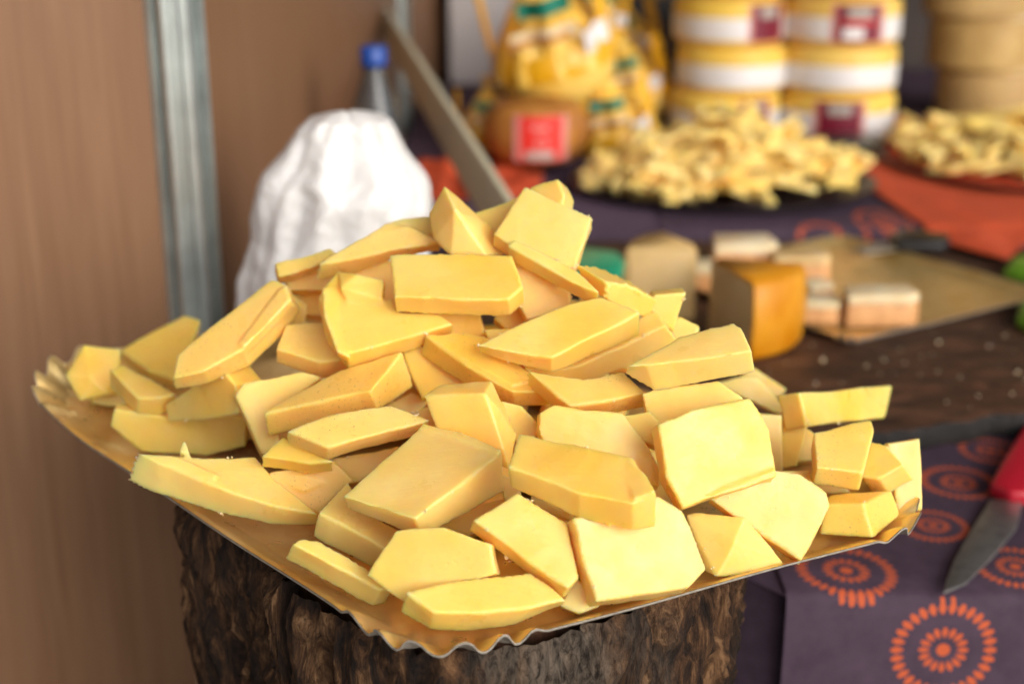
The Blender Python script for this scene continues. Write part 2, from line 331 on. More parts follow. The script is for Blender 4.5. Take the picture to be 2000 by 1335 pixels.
# (key, kind, pts, off, tmm, label) listed back -> front ; kind P prism, H hull
PIECES = [
('T3a','P',[(905,425),(1015,383),(1030,440),(975,470)],(0,14),0,'dull ochre cheese slice lying flat behind the pale square slab at the peak'),
('T3b','P',[(1035,367),(1060,357),(1089,352),(1100,376),(1098,415),(1040,405)],(19,16),0,'small rounded cheese block peeping over the pale square slab at the peak'),
('T4b','P',[(752,438),(783,427),(838,423),(858,480),(800,480)],(0,10),0,'cheese slice tucked behind the long blade-tipped slab left of the peak'),
('T6b','P',[(582,574),(645,566),(646,620),(594,614)],(4,10),0,'shaded cheese block under the two short stacked slices on the upper left'),
('T7b','P',[(672,515),(775,508),(782,605),(700,605)],(0,10),0,'shaded cheese slice seen in the gap left of the smooth brick'),
('T6','P',[(556,538),(640,512),(675,535),(645,568),(566,566)],(0,9),0,'lower of the two short stacked slices on the upper left shoulder'),
('T5','P',[(538,514),(643,484),(659,497),(610,522),(545,540)],(0,13),0,'upper of the two short stacked slices on the upper left shoulder'),
('T46','P',[(840,608),(937,611),(950,660),(880,665)],(2,10),0,'small shaded cheese slice just below the smooth brick'),
('T47','P',[(966,621),(1000,595),(1040,600),(1045,640),(990,643)],(-2,10),0,'little three-cornered cheese bit right below the brick corner'),
('T48','P',[(945,642),(995,640),(1010,665),(955,668)],(0,8),0,'tiny cheese sliver under the three-cornered bit by the brick'),
('T11','P',[(1000,490),(1060,520),(1115,560),(1115,600),(1030,624),(1012,590)],(-2,8),0,'broad amber cheese face in shade under the slanting strip at the peak'),
('T14b','P',[(1310,622),(1330,618),(1366,636),(1360,665),(1310,665)],(0,8),0,'small cheese nub peeping out left of the thick block on the right shoulder'),
('T14','P',[(1278,577),(1341,571),(1315,646),(1262,625)],(-8,-10),0,'thin flaring cheese chip standing up beyond the long right-hand strip'),
('T4','P',[(623,516),(690,474),(755,436),(800,441),(846,466),(868,476),(820,480),(760,489)],[(-2,30),(-1,28),(0,10),(0,10),(0,8),(2,4),(0,14),(0,20)],0,'long cheese slab with a pale pointed blade tip left of the peak'),
('T42b','P',[(570,575),(600,595),(595,632),(570,645)],(-3,6),0,'sliver of cheese peeping out right of the big leaning slab'),
('T1','H',[(868,363,2),(836,417,8),(848,468,2),(889,408,-12),(882,498,-6),(950,499,-8),(984,499,3),(963,448,10)],None,22,'upright cheese wedge with a sharp top corner at the left of the peak'),
('T2','P',[(1026,366),(1155,426),(1124,520),(1085,535),(966,456)],(-1,24),0,'pale square cheese slab tilted towards the viewer at the top of the heap'),
('T10','P',[(1183,550),(1230,560),(1284,585),(1264,623),(1188,586)],(-54,-34),26,'pale cheese stick with a crumbly broken back right of the peak'),
('T9','P',[(1006,468),(1062,495),(1125,527),(1171,571),(1112,548),(1055,515),(994,480)],(-1,26),0,'slanting cheese strip propped against the pale square slab'),
('T44','P',[(540,682),(560,634),(632,630),(680,700),(625,706)],(0,27),0,'cheese block with a shaded top right of the big leaning slab'),
('T51','P',[(752,790),(805,764),(838,784),(812,812),(790,815)],(-3,9),0,'tiny cheese corner below the slab with the sloping grey-specked top'),
('T52','P',[(805,808),(838,792),(860,830),(830,845)],(-2,6),0,'tiny dark cheese bit left of the notched block'),
('T49','P',[(785,688),(822,673),(840,700),(915,738),(915,752),(860,758),(826,778),(806,740)],(2,6),0,'cheese slice half covered between the concave slab and the long left slab'),
('T8','P',[(661,530),(702,543),(751,550),(748,586),(765,581),(776,606),(855,613),(883,632),(780,662),(680,688),(643,640),(626,583),(634,563)],[(2,20),(2,20),(2,20),(2,20),(2,22),(2,22),(0,20),(-2,20),(0,28),(3,33),(-2,26),(0,24),(0,22)],0,'concave hollowed cheese slab with a torn upper corner'),
('T7','P',[(765,499),(880,497),(998,499),(1008,525),(1019,560),(992,583),(880,583),(772,579)],(4,31),0,'smooth rectangular cheese brick lying across the heap below the peak'),
('T13','P',[(1127,716),(1215,678),(1298,637),(1323,671),(1230,715),(1139,752),(1036,739),(1029,720),(1090,722)],(-20,-30),0,'long cheese strip lying under the broad flat slab right of centre'),
('T45','P',[(832,654),(900,650),(950,657),(1010,705),(1075,762),(1000,764),(915,716)],[(-9,38),(0,30),(0,30),(0,30),(-2,30),(6,30),(-2,36)],0,'sloping cheese slab with sooty specks in the middle of the heap'),
('T12','P',[(934,674),(1030,628),(1125,588),(1172,580),(1247,611),(1160,655),(1078,697),(1010,688)],[(4,14),(0,30),(0,30),(0,30),(0,44),(0,36),(0,30),(2,26)],0,'broad flat cheese slab with a smooth ochre top right of centre'),
('T50','P',[(1030,722),(1140,742),(1215,726),(1260,767),(1190,782),(1116,792),(1073,757)],(-2,28),0,'cheese block with a scuffed pale front edge below the long strip'),
('T17b','P',[(1448,732),(1473,718),(1537,758),(1520,776),(1470,752)],(-3,10),0,'small speckled cheese slice behind the pointed sliver on the right slope'),
('T17','P',[(1402,748),(1440,737),(1478,735),(1508,765),(1540,807),(1516,806),(1450,775)],(-3,5),0,'thin pointed cheese sliver on the right slope'),
('T16','P',[(1255,768),(1282,760),(1401,742),(1450,778),(1350,805),(1290,832),(1262,800)],(0,9),0,'cheese slice in half shade under the thick block on the right shoulder'),
('T15','P',[(1222,716),(1325,659),(1431,632),(1447,643),(1467,684),(1370,700),(1265,712)],[(0,12),(4,40),(8,44),(8,44),(6,42),(12,46),(16,52)],0,'thick cheese block with a bright front on the right shoulder'),
('T53','P',[(1205,815),(1270,803),(1295,835),(1280,870),(1240,850)],(0,8),0,'shadowed cheese bit left of the big pale slab'),
('T31b','P',[(970,780),(1019,792),(1052,830),(1048,856),(1005,860)],(0,6),0,'cheese corner showing right of the notched block'),
('T29','P',[(1084,791),(1140,803),(1215,808),(1255,860),(1286,915),(1286,950),(1180,905),(1060,860),(1053,838),(1056,806)],(-5,7),0,'rounded cheese slice rising behind the thick bar at the centre'),
('T39b','P',[(165,752),(240,762),(250,796),(180,786)],(0,5),0,'thin cheese bit under the left end piece of the heap'),
('T38','P',[(225,799),(275,808),(325,815),(400,812),(478,816),(477,870),(400,889),(281,881),(219,832)],(5,-14),0,'bowed cheese slab lying flat on the gold tray at its left side'),
('T41','P',[(237,683),(300,647),(360,615),(391,626),(372,680),(350,745),(290,722)],(-1,26),0,'square cheese block on the far left shoulder of the heap'),
('T39','H',[(128,733,2),(163,672,6),(236,681,12),(178,738,-3),(208,770,-2),(156,782,-1),(236,768,6)],None,18,'knobbly cheese piece at the extreme left end of the tray'),
('T40','P',[(214,720),(242,712),(346,768),(312,776),(270,777)],(-1,34),0,'cheese block in front of the square one at the left end'),
('T43','P',[(322,790),(375,755),(432,721),(458,752),(464,806),(395,818),(331,822)],(52,-12),24,'thick amber cheese block below the big leaning slab'),
('T42','P',[(339,738),(348,692),(400,648),(470,592),(530,548),(560,560),(520,628),(473,682),(400,722)],[(4,22),(0,14),(0,14),(4,14),(10,20),(26,46),(20,38),(16,32),(8,24)],0,'big broad cheese slab leaning on the left shoulder, edge to the right'),
('T33','P',[(461,772),(478,750),(590,727),(625,738),(545,800),(545,875),(514,885)],(-3,6),0,'upright cheese slice with a rounded white corner at left of centre'),
('T36b','P',[(645,897),(780,872),(750,925),(684,945)],(-2,6),0,'cheese corner between the speckled flat slab and the centre square slab'),
('T36','P',[(529,921),(650,900),(690,938),(621,1003),(523,949)],(-5,5),0,'dull cheese slice beneath the half-moon piece at the lower left'),
('T35','P',[(509,892),(553,852),(648,900),(605,905)],(3,20),0,'half-moon cheese piece below the speckled flat slab'),
('T32','P',[(517,807),(565,775),(666,722),(783,687),(755,725),(722,764),(620,785)],[(8,44),(10,40),(10,40),(24,68),(20,52),(17,36),(16,44)],0,'long cheese slab with a sloping grey-specked top left of centre'),
('T34','P',[(563,842),(640,812),(760,790),(838,821),(735,848),(643,873)],(-2,23),0,'flat speckled cheese slab lying below the long grey-specked one'),
('T37','P',[(267,882),(345,890),(420,893),(497,892),(535,935),(620,1002),(540,988),(425,950),(340,915)],[(-16,56),(-10,40),(-5,30),(0,20),(0,20),(-3,22),(-5,35),(-12,46),(-14,52)],0,'large flat cheese slab overhanging the left rim of the tray'),
('T54','P',[(625,1001),(650,972),(680,940),(720,1000),(785,1035),(760,1075)],(-12,46),0,'thick cheese block under the left corner of the centre square slab'),
('T31','H',[(828,773,0),(859,752,8),(961,743,10),(948,768,-8),(976,800,-4),(852,838,-2),(985,880,-8),(1011,849,2),(996,920,-2),(930,862,-4)],None,18,'notched chunky cheese block behind the centre square slab'),
('T23d','P',[(1520,918),(1580,917),(1590,952),(1560,965),(1515,950)],(-2,4),0,'small cheese face between the big pale slab and the stubby wedge'),
('T23c','P',[(1576,836),(1608,862),(1632,880),(1600,895),(1555,900)],(2,16),0,'stubby cheese wedge under the long bar on the right'),
('T23b','P',[(1524,809),(1571,807),(1576,838),(1556,908),(1528,914)],(-3,-4),0,'narrow upright cheese slice, second to the right of the big pale slab'),
('T23a','P',[(1480,808),(1528,811),(1529,918),(1500,930)],(-4,2),0,'narrow upright cheese slice touching the right of the big pale slab'),
('T64','P',[(1586,918),(1650,945),(1660,962),(1590,962)],(0,5),0,'dark little cheese bit in the gap above the chamfered end piece'),
('T21','P',[(1733,866),(1764,862),(1795,857),(1799,925),(1799,993),(1752,995)],(-4,2),0,'upright cheese slice at the extreme right end of the heap'),
('T20','P',[(1700,862),(1731,869),(1765,907),(1717,934),(1682,930)],(20,28),0,'cheese wedge leaning on the upright slice at the right end'),
('T19','P',[(1590,844),(1640,831),(1702,819),(1707,838),(1684,922),(1597,912)],(-8,34),0,'tapering cheese piece hanging below the long bar on the right'),
('T18','P',[(1563,767),(1650,760),(1741,754),(1726,815),(1650,823),(1577,832)],(-42,6),0,'long straight cheese bar crowning the right end of the heap'),
('T22','H',[(1621,966,8),(1740,959,12),(1610,985,-2),(1687,983,-6),(1705,1050,-6),(1600,1042,-2),(1756,1004,10)],None,14,'chamfered cheese block on the tray at the right end'),
('T25','P',[(1388,974),(1450,940),(1520,918),(1560,925),(1612,962),(1619,985),(1590,1045),(1564,1094),(1510,1055)],(-5,7),0,'broad smooth cheese slice resting on the right rim'),
('T24','P',[(1287,830),(1354,800),(1465,776),(1502,840),(1516,930),(1435,955),(1335,990),(1303,930)],(-12,9),0,'big pale rounded-square cheese slab facing the viewer on the right'),
('T26','H',[(1338,1004,5),(1364,998,6),(1454,1009,1),(1534,1102,8),(1478,1121,1),(1400,1127,-5),(1376,1114,0),(1437,1055,-4)],None,14,'ridged cheese wedge beside the right tray rim'),
('T62','P',[(1035,965),(1120,1000),(1130,1025),(1045,990)],(0,5),0,'cheese scrap peeping below the thick centre bar'),
('T60','P',[(860,1028),(930,985),(1010,965),(950,1030),(915,1045)],(0,5),0,'shaded cheese scrap to the right of the centre square slab'),
('T61','P',[(975,925),(1015,935),(1020,975),(985,978)],(0,5),0,'cheese scrap in the gap left of the thick centre bar'),
('T59','P',[(1095,1182),(1125,1125),(1170,1180),(1130,1196)],(0,4),0,'little cheese corner on the tray under the two front slabs'),
('T27','P',[(1122,1013),(1200,1000),(1284,970),(1333,1000),(1358,1055),(1378,1110),(1342,1146),(1250,1160),(1167,1172),(1140,1090)],(-16,10),0,'large smooth square cheese slab at the front right'),
('T28','P',[(1017,846),(1120,868),(1235,893),(1260,930),(1282,964),(1235,982),(1130,962),(996,912)],[(0,36),(2,40),(2,40),(2,46),(-4,62),(0,54),(4,50),(6,40)],0,'thick cheese bar with a ragged lower edge at the centre front'),
('T58','P',[(926,1016),(970,990),(1012,965),(1106,1023),(1128,1126),(1108,1146),(1020,1085)],(-9,20),0,'slanting cheese slab in front of the thick centre bar'),
('T30','P',[(672,967),(750,898),(828,830),(905,852),(978,883),(895,948),(812,1010),(745,990)],[(8,26),(4,30),(4,40),(6,60),(5,77),(8,58),(12,37),(8,32)],0,'prominent square cheese slab with crisp edges at the centre front'),
('T55','P',[(572,1062),(590,1051),(625,1055),(700,1100),(768,1146),(740,1151),(650,1104)],(-16,31),0,'long cheese piece lying along the left front rim'),
('T56','P',[(720,1122),(745,1078),(774,1036),(864,1030),(958,1062),(968,1118),(900,1135),(790,1172)],(8,3),0,'pale cheese slice with a small split hole at the lower front'),
('T57','P',[(796,1157),(900,1133),(1035,1119),(1070,1142),(1103,1172),(1010,1190),(940,1197),(850,1195)],[(-13,38),(-6,36),(-6,32),(-4,26),(-4,6),(-10,30),(-14,34),(-8,36)],0,'frontmost cheese slab, boat shaped, lying by the fluted front corner'),
]
DEPTH = {'T3a': 0.8476, 'T3b': 0.8344, 'T4b': 0.856, 'T6b': 0.8975, 'T7b': 0.857, 'T6': 0.8828, 'T5': 0.8678, 'T46': 0.8234, 'T47': 0.8385, 'T48': 0.8095, 'T11': 0.8237, 'T14b': 0.8419, 'T14': 0.8357, 'T4': 0.845, 'T42b': 0.8776, 'T1': 0.8281, 'T2': 0.815, 'T10': 0.813, 'T9': 0.8019, 'T44': 0.836, 'T51': 0.835, 'T52': 0.7762, 'T49': 0.8194, 'T8': 0.8134, 'T7': 0.8012, 'T13': 0.8106, 'T45': 0.7975, 'T12': 0.7848, 'T50': 0.7684, 'T17b': 0.9644, 'T17': 0.9395, 'T16': 0.7576, 'T15': 0.7532, 'T53': 0.7522, 'T31b': 0.7636, 'T29': 0.7463, 'T39b': 0.9516, 'T38': 0.8904, 'T41': 1.0039, 'T39': 0.9391, 'T40': 0.8903, 'T43': 0.8546, 'T42': 0.8348, 'T33': 0.818, 'T36b': 0.7951, 'T36': 0.7848, 'T35': 0.7695, 'T32': 0.798, 'T34': 0.7575, 'T37': 0.7769, 'T54': 0.744, 'T31': 0.7552, 'T23d': 0.802, 'T23c': 0.8637, 'T23b': 0.857, 'T23a': 0.8469, 'T64': 0.8215, 'T21': 0.8099, 'T20': 0.804, 'T19': 0.7975, 'T18': 0.8883, 'T22': 0.7834, 'T25': 0.7444, 'T24': 0.7259, 'T26': 0.7362, 'T62': 0.73, 'T60': 0.7506, 'T61': 0.7393, 'T59': 0.6953, 'T27': 0.6868, 'T28': 0.6834, 'T58': 0.6839, 'T30': 0.7243, 'T55': 0.7037, 'T56': 0.685, 'T57': 0.6782}
FILL = [[-0.1118, 0.8992, 0.0615, 0.535, -0.4906, 2.1399, 0.0789, 0.0572, 0.0142], [-0.088, 0.9169, 0.0397, -0.0562, 0.5992, 5.3521, 0.0595, 0.0569, 0.0155], [0.0461, 0.7444, 0.013, -0.0216, -0.0924, 5.221, 0.055, 0.0481, 0.0154], [0.0362, 0.8977, 0.013, -0.0032, 0.0171, 2.3652, 0.0614, 0.0403, 0.0167], [0.0328, 0.8084, 0.013, 0.0408, 0.0088, 5.0157, 0.0795, 0.0585, 0.0175], [-0.1054, 0.8225, 0.0596, -0.173, 0.0965, 4.7704, 0.0635, 0.0416, 0.0144], [-0.1188, 0.9491, 0.0331, 0.0791, 0.3963, 5.5175, 0.078, 0.0445, 0.0143], [0.0344, 0.817, 0.0584, 0.1264, 0.5599, 1.1758, 0.0821, 0.046, 0.0154], [-0.0848, 0.9417, 0.0182, -0.0835, 0.0278, 0.6588, 0.0608, 0.0431, 0.0145], [-0.0977, 0.8719, 0.013, 0.0835, 0.0046, 0.3165, 0.0723, 0.0459, 0.0157], [0.0001, 0.8393, 0.0527, 0.4828, 0.1742, 3.9931, 0.0784, 0.0487, 0.017], [-0.083, 0.9651, 0.0323, -0.34, -0.0943, 1.7013, 0.0677, 0.0594, 0.019], [0.0055, 0.8939, 0.0472, -0.0736, 0.4767, 1.1111, 0.0624, 0.0453, 0.0184], [-0.0871, 0.9037, 0.0688, 0.0443, -0.3952, 2.6784, 0.0685, 0.0584, 0.017], [-0.0852, 0.868, 0.0615, -0.4549, -0.1137, 0.0642, 0.066, 0.0429, 0.0141], [-0.0635, 0.895, 0.061, 0.3392, 0.0755, 3.6015, 0.0599, 0.0532, 0.0179], [-0.0333, 0.7149, 0.0156, 0.0075, 0.1164, 0.6794, 0.0626, 0.0468, 0.0163], [0.0488, 0.8224, 0.0805, -0.1792, -0.568, 0.9741, 0.0594, 0.042, 0.0141], [-0.034, 0.7743, 0.0325, 0.4361, -0.2255, 4.6269, 0.0653, 0.0448, 0.015], [-0.0207, 0.8206, 0.0503, -0.5736, -0.5997, 0.2218, 0.081, 0.0547, 0.0161], [-0.0025, 0.8026, 0.0146, -0.0356, 0.0463, 1.3249, 0.0792, 0.0582, 0.0175], [-0.0552, 0.9387, 0.0458, 0.3115, 0.4929, 4.4729, 0.0758, 0.0554, 0.0185], [-0.06, 0.8643, 0.0879, 0.3108, 0.2922, 1.4704, 0.0615, 0.0574, 0.0177], [-0.1111, 0.7972, 0.0383, 0.4707, -0.3526, 5.4758, 0.072, 0.0585, 0.0174], [-0.0427, 0.8556, 0.0525, 0.5003, 0.1528, 1.0383, 0.0737, 0.0447, 0.0179], [-0.037, 0.8977, 0.013, -0.0128, 0.05, 4.5678, 0.0576, 0.0426, 0.0176], [-0.01, 0.8361, 0.013, -0.0488, 0.0421, 2.1117, 0.0617, 0.0472, 0.0159], [-0.0625, 0.8354, 0.0856, -0.0313, 0.5855, 3.1154, 0.0696, 0.0421, 0.0158], [-0.0804, 0.8817, 0.0358, -0.0787, 0.4049, 0.8872, 0.0742, 0.0531, 0.0165], [-0.0206, 0.872, 0.0954, -0.1314, 0.5098, 2.6328, 0.071, 0.0466, 0.0154], [-0.0491, 0.815, 0.0388, -0.4872, 0.0196, 4.5445, 0.0596, 0.0414, 0.0152], [-0.0511, 0.9391, 0.0198, 0.0514, -0.0206, 4.7455, 0.0572, 0.0484, 0.0147], [0.0127, 0.8712, 0.065, 0.0796, 0.385, 3.8971, 0.0667, 0.0486, 0.0158], [0.0455, 0.6724, 0.013, 0.1033, 0.01, 2.078, 0.0563, 0.043, 0.016], [0.06, 0.7599, 0.0323, 0.4967, 0.0237, 3.8213, 0.082, 0.0437, 0.0152], [0.0453, 0.8427, 0.0347, 0.0485, 0.5018, 1.326, 0.0639, 0.0515, 0.0187], [-0.0122, 0.7373, 0.0314, 0.3207, 0.0841, 3.3585, 0.0621, 0.0503, 0.0169], [0.0697, 0.8079, 0.013, -0.0364, 0.0621, 1.187, 0.075, 0.0471, 0.0151], [-0.1327, 0.8451, 0.0165, 0.0576, 0.1121, 1.5508, 0.0659, 0.0509, 0.0161], [-0.0665, 0.8385, 0.0546, -0.3341, 0.5269, 6.0047, 0.0635, 0.0554, 0.015], [-0.014, 0.8612, 0.0424, 0.1176, 0.5286, 4.4542, 0.0713, 0.0576, 0.0144], [-0.0213, 0.7886, 0.0553, 0.0641, 0.5579, 4.5903, 0.068, 0.0469, 0.0152], [0.0398, 0.8669, 0.0539, 0.5363, 0.2608, 2.3654, 0.0797, 0.0486, 0.0161], [-0.0305, 0.8876, 0.0401, 0.4486, -0.4478, 5.3271, 0.0698, 0.0401, 0.0158], [-0.1833, 0.8603, 0.013, 0.1061, 0.0232, 2.7919, 0.0732, 0.0441, 0.0152], [0.0366, 0.7387, 0.0425, 0.468, -0.4751, 1.2704, 0.06, 0.0521, 0.0159]]


# ------------------------------------------------------------------ the setting
ZT = -0.12        # display table
ZR = -0.085       # raised step at the back
ZB = -0.095       # top of the wooden board
g = meshobj('ground', [(-12, -12, -1.0), (12, -12, -1.0), (12, 12, -1.0), (-12, 12, -1.0)], [(0, 1, 2, 3)], M['ground']); tag(g, kind='structure')
cp = box('stall_canopy', (0.4, 2.1, 2.05), (5.2, 4.4, .03), M['canopy']); tag(cp, kind='structure')

# left wall: panels held between aluminium posts
P1, P2 = Vector((-.279, 1.2, 0)), Vector((-.205, 2.55, 0))
def wall_panel(name, a, b, z0, z1, mat, label):
    d = (b-a); L = d.length; ang = math.atan2(d.y, d.x)
    o = box(name, ((a.x+b.x)/2, (a.y+b.y)/2, (z0+z1)/2), (L, .012, z1-z0), mat, None, .001, ang)
    return tag(o, label, 'wall panel')
A0 = Vector((-1.25, .86, 0))
d1 = (P1-A0).normalized()
wall_panel('wall_panel', A0, P1-d1*.021, -1.0, 1.9, M['panel'], 'brown wood laminate stall panel filling the left edge of the picture')
d2 = (P2-P1).normalized()
wall_panel('wall_panel', P1+d2*.021, P2-d2*.021, -1.0, 1.9, M['panel2'], 'brown laminate panel between the two metal posts, behind the white bag')
P3 = Vector((-.125, 3.15, 0)); d3 = (P3-P2).normalized()
wall_panel('wall_panel', P2+d3*.021, P3, -1.0, 1.9, M['panel'], 'narrow brown panel beyond the far metal post')
def post(p_, label):
    e = empty('metal_post', (p_.x, p_.y, -1.0), R(12)); tag(e, label, 'post')
    # fluted octagonal profile
    prof = []
    for i in range(8):
        a0 = R(22.5+45*i); a1 = R(22.5+45*(i+1)); r = .0262
        q0 = Vector((r*math.cos(a0), r*math.sin(a0))); q1 = Vector((r*math.cos(a1), r*math.sin(a1)))
        for t_, k in ((0, 1), (.3, 1), (.34, .72), (.66, .72), (.7, 1)):
            prof.append((q0.lerp(q1, t_))*k)
    n_ = len(prof)
    v = [(q.x, q.y, 0) for q in prof]+[(q.x, q.y, 2.9) for q in prof]
    f = [(i, (i+1) % n_, (i+1) % n_+n_, i+n_) for i in range(n_)]+[tuple(range(n_, 2*n_))]
    meshobj('profile', v, f, M['alu'], e)
    lathe('groove_core', [(.0172, 0.0), (.0172, 2.89)], M['alu_dark'], e, 16)
post(P1, 'near fluted aluminium post left of the white bag')
post(P2, 'far thin aluminium post above the blue capped bottle')
bw = box('back_wall', (1.6, 3.22, .4), (3.6, .04, 2.8), M['dark']); tag(bw, 'dark brown rear wall of the stall behind the stacked wheels', 'wall')

# ------------------------------------------------------------------ display table and cloth
TX, TY = 0.187, 0.862
def table():
    e = empty('display_table', (.75, 2.0, -1.0)); tag(e, 'display table under a purple cloth printed with orange rings', 'table')
    off = Vector((-.75, -2.0, 1.0))
    def ob(name, c, s, m): return box(name, Vector(c)+off, s, m, e, .002)
    ob('tabletop', (.86, 1.99, ZT-.017), (1.33, 2.22, .03), M['board'])
    ob('tabletop', (.0, 2.1, ZT-.017), (.36, 2.0, .03), M['board'])
    for x, y in ((.25, .93), (1.45, .93), (.25, 3.0), (1.45, 3.0), (-.13, 1.2)):
        ob('leg', (x, y, -.568), (.05, .05, .86), M['board'])
    # riser
    ob('riser', (.82, 2.40, (ZR+ZT)/2-.002), (1.4, 1.34, ZR-ZT-.008), M['board'])
    return e
table()
def proj(px, py, z): q = onz(px, py, z); return q
def uvtop(px, py): q = onz(px, py, ZT+.001); return (q.x, q.y)
def uvfront(px, py):   # on the drape y = TY
    r_ = ray(px, py); v = c2w(*r_)-Vector((0, 0, CAM_H)); t = TY/v.y; z = CAM_H+v.z*t
    return (v.x*t, TY-(ZT-z))
centres = []
for (px, py, hw) in ((1652, 1117, 98), (1872, 945, 76), (1822, 1032, 70), (1982, 1112, 80), (1935, 885, 62), (2075, 975, 75), (1400, 880, 75)):
    u, v_ = uvtop(px, py); Z = (Vector((u, v_, ZT)) - Vector((0, 0, CAM_H))).dot(c2w(0, 0, 1)-Vector((0, 0, CAM_H)))
    centres.append((u, v_, hw*Z/FPX))
u, v_ = uvfront(1840, 1252); centres.append((u, v_, .0365))
centres.append((u-.16, v_-.06, .0365)); centres.append((u+.13, v_-.03, .0365)); centres.append((-.06, -.05, .03))
# rings printed further back on the riser part
for (px, py) in ((1590, 437), (1500, 470), (1710, 425), (1640, 330)):
    q = onz(px, py, ZR); centres.append((q.x, q.y, .034))
CL = cloth_mat(centres)
def cloth():
    # strip along x of profile: front hem -> front edge -> top -> rise -> riser top -> back
    prof = []   # (y, z, v)
    for k in range(13): prof.append((TY-.004-.006*(1-k/12.0), ZT-.36*(1-k/12.0)-.004, TY-.36*(1-k/12.0)))
    for k, (dy, dz) in enumerate(((0.0, -.001), (.003, .0015))): prof.append((TY+dy-.002, ZT+dz, TY+dy))
    for k in range(1, 20): prof.append((TY+(1.742-TY)*k/20.0, ZT+.0015, TY+(1.742-TY)*k/20.0))
    prof.append((1.720, ZT+.004, 1.76)); prof.append((1.716, ZR-.003, 1.77)); prof.append((1.722, ZR+.0015, 1.775))
    for k in range(1, 16): prof.append((1.722+(3.1-1.722)*k/15.0, ZR+.0015, 1.722+(3.1-1.722)*k/15.0))
    xs = [TX-.0+i*.02 for i in range(68)]
    v = []; uvs = []; f = []
    for i, x in enumerate(xs):
        for k, (y, z, vv) in enumerate(prof):
            fold = .006*math.sin(x*23)*max(0, min(1, (ZT-.03-z)/.2)) + .0016*noise.noise(Vector((x*16, vv*16, 0)))
            v.append((x, y-fold if z < ZT-.01 else y, z+(.0022*noise.noise(Vector((x*9, y*9, 3)))+.0016 if z > ZT-.01 else 0))); uvs.append((x, vv))
    m = len(prof)
    for i in range(len(xs)-1):
        for k in range(m-1): f.append((i*m+k, (i+1)*m+k, (i+1)*m+k+1, i*m+k+1))
    # left side drape, falling from the left edge of the table
    base = len(v); ys = [TY-.004+i*.03 for i in range(10)]
    for i, y in enumerate(ys):
        for k in range(10):
            z = ZT+.0015-.38*k/9.0
            x = TX-(y-ys[0])*.92-.004*min(1, k)+.008*math.sin(y*40+1)*min(1, k/4.0)*(1 if i else 0)
            y_ = y
            if i == 0: x, y_ = TX+.006, TY+.004
            v.append((x-.002*min(1, k), y_, z)); uvs.append((TX-.38*k/9.0, y))
    for i in range(len(ys)-1):
        for k in range(9): f.append((base+i*10+k, base+(i+1)*10+k, base+(i+1)*10+k+1, base+i*10+k+1))
    base = len(v)
    for (x, y) in ((TX+.001, TY-.004), (TX+.001, 1.101), (TX-(1.101-TY+.004)*.92, 1.101)): v.append((x, y, ZT+.0011)); uvs.append((x, y))
    f.append((base, base+1, base+2))
    # part of the top left of the corner, behind the stump
    base = len(v)
    for (x, y) in ((-.19, 1.10), (TX+.001, 1.10), (TX+.001, 3.1), (-.19, 3.1)): v.append((x, y, ZT+.0012)); uvs.append((x, y))
    f.append((base, base+1, base+2, base+3))
    base = len(v)
    for (x, y, z) in ((-.17, 1.722, ZR), (TX+.001, 1.722, ZR+.0015), (TX+.001, 3.1, ZR+.0015), (-.17, 3.1, ZR), (-.17, 1.722, ZT), (TX+.001, 1.722, ZT)): v.append((x, y, z)); uvs.append((x, y))
    f.append((base, base+1, base+2, base+3)); f.append((base+4, base+5, base+1, base))
    me = bpy.data.meshes.new('table_cloth'); me.from_pydata(v, [], f); me.update()
    ul = me.uv_layers.new(name='UVMap')
    for lp in me.loops: ul.data[lp.index].uv = uvs[lp.vertex_index]
    for p_ in me.polygons: p_.use_smooth = True
    me.materials.append(CL)
    o = bpy.data.objects.new('table_cloth', me); C.objects.link(o)
    tag(o, 'dark purple tablecloth printed with orange petal rings', 'tablecloth')
cloth()

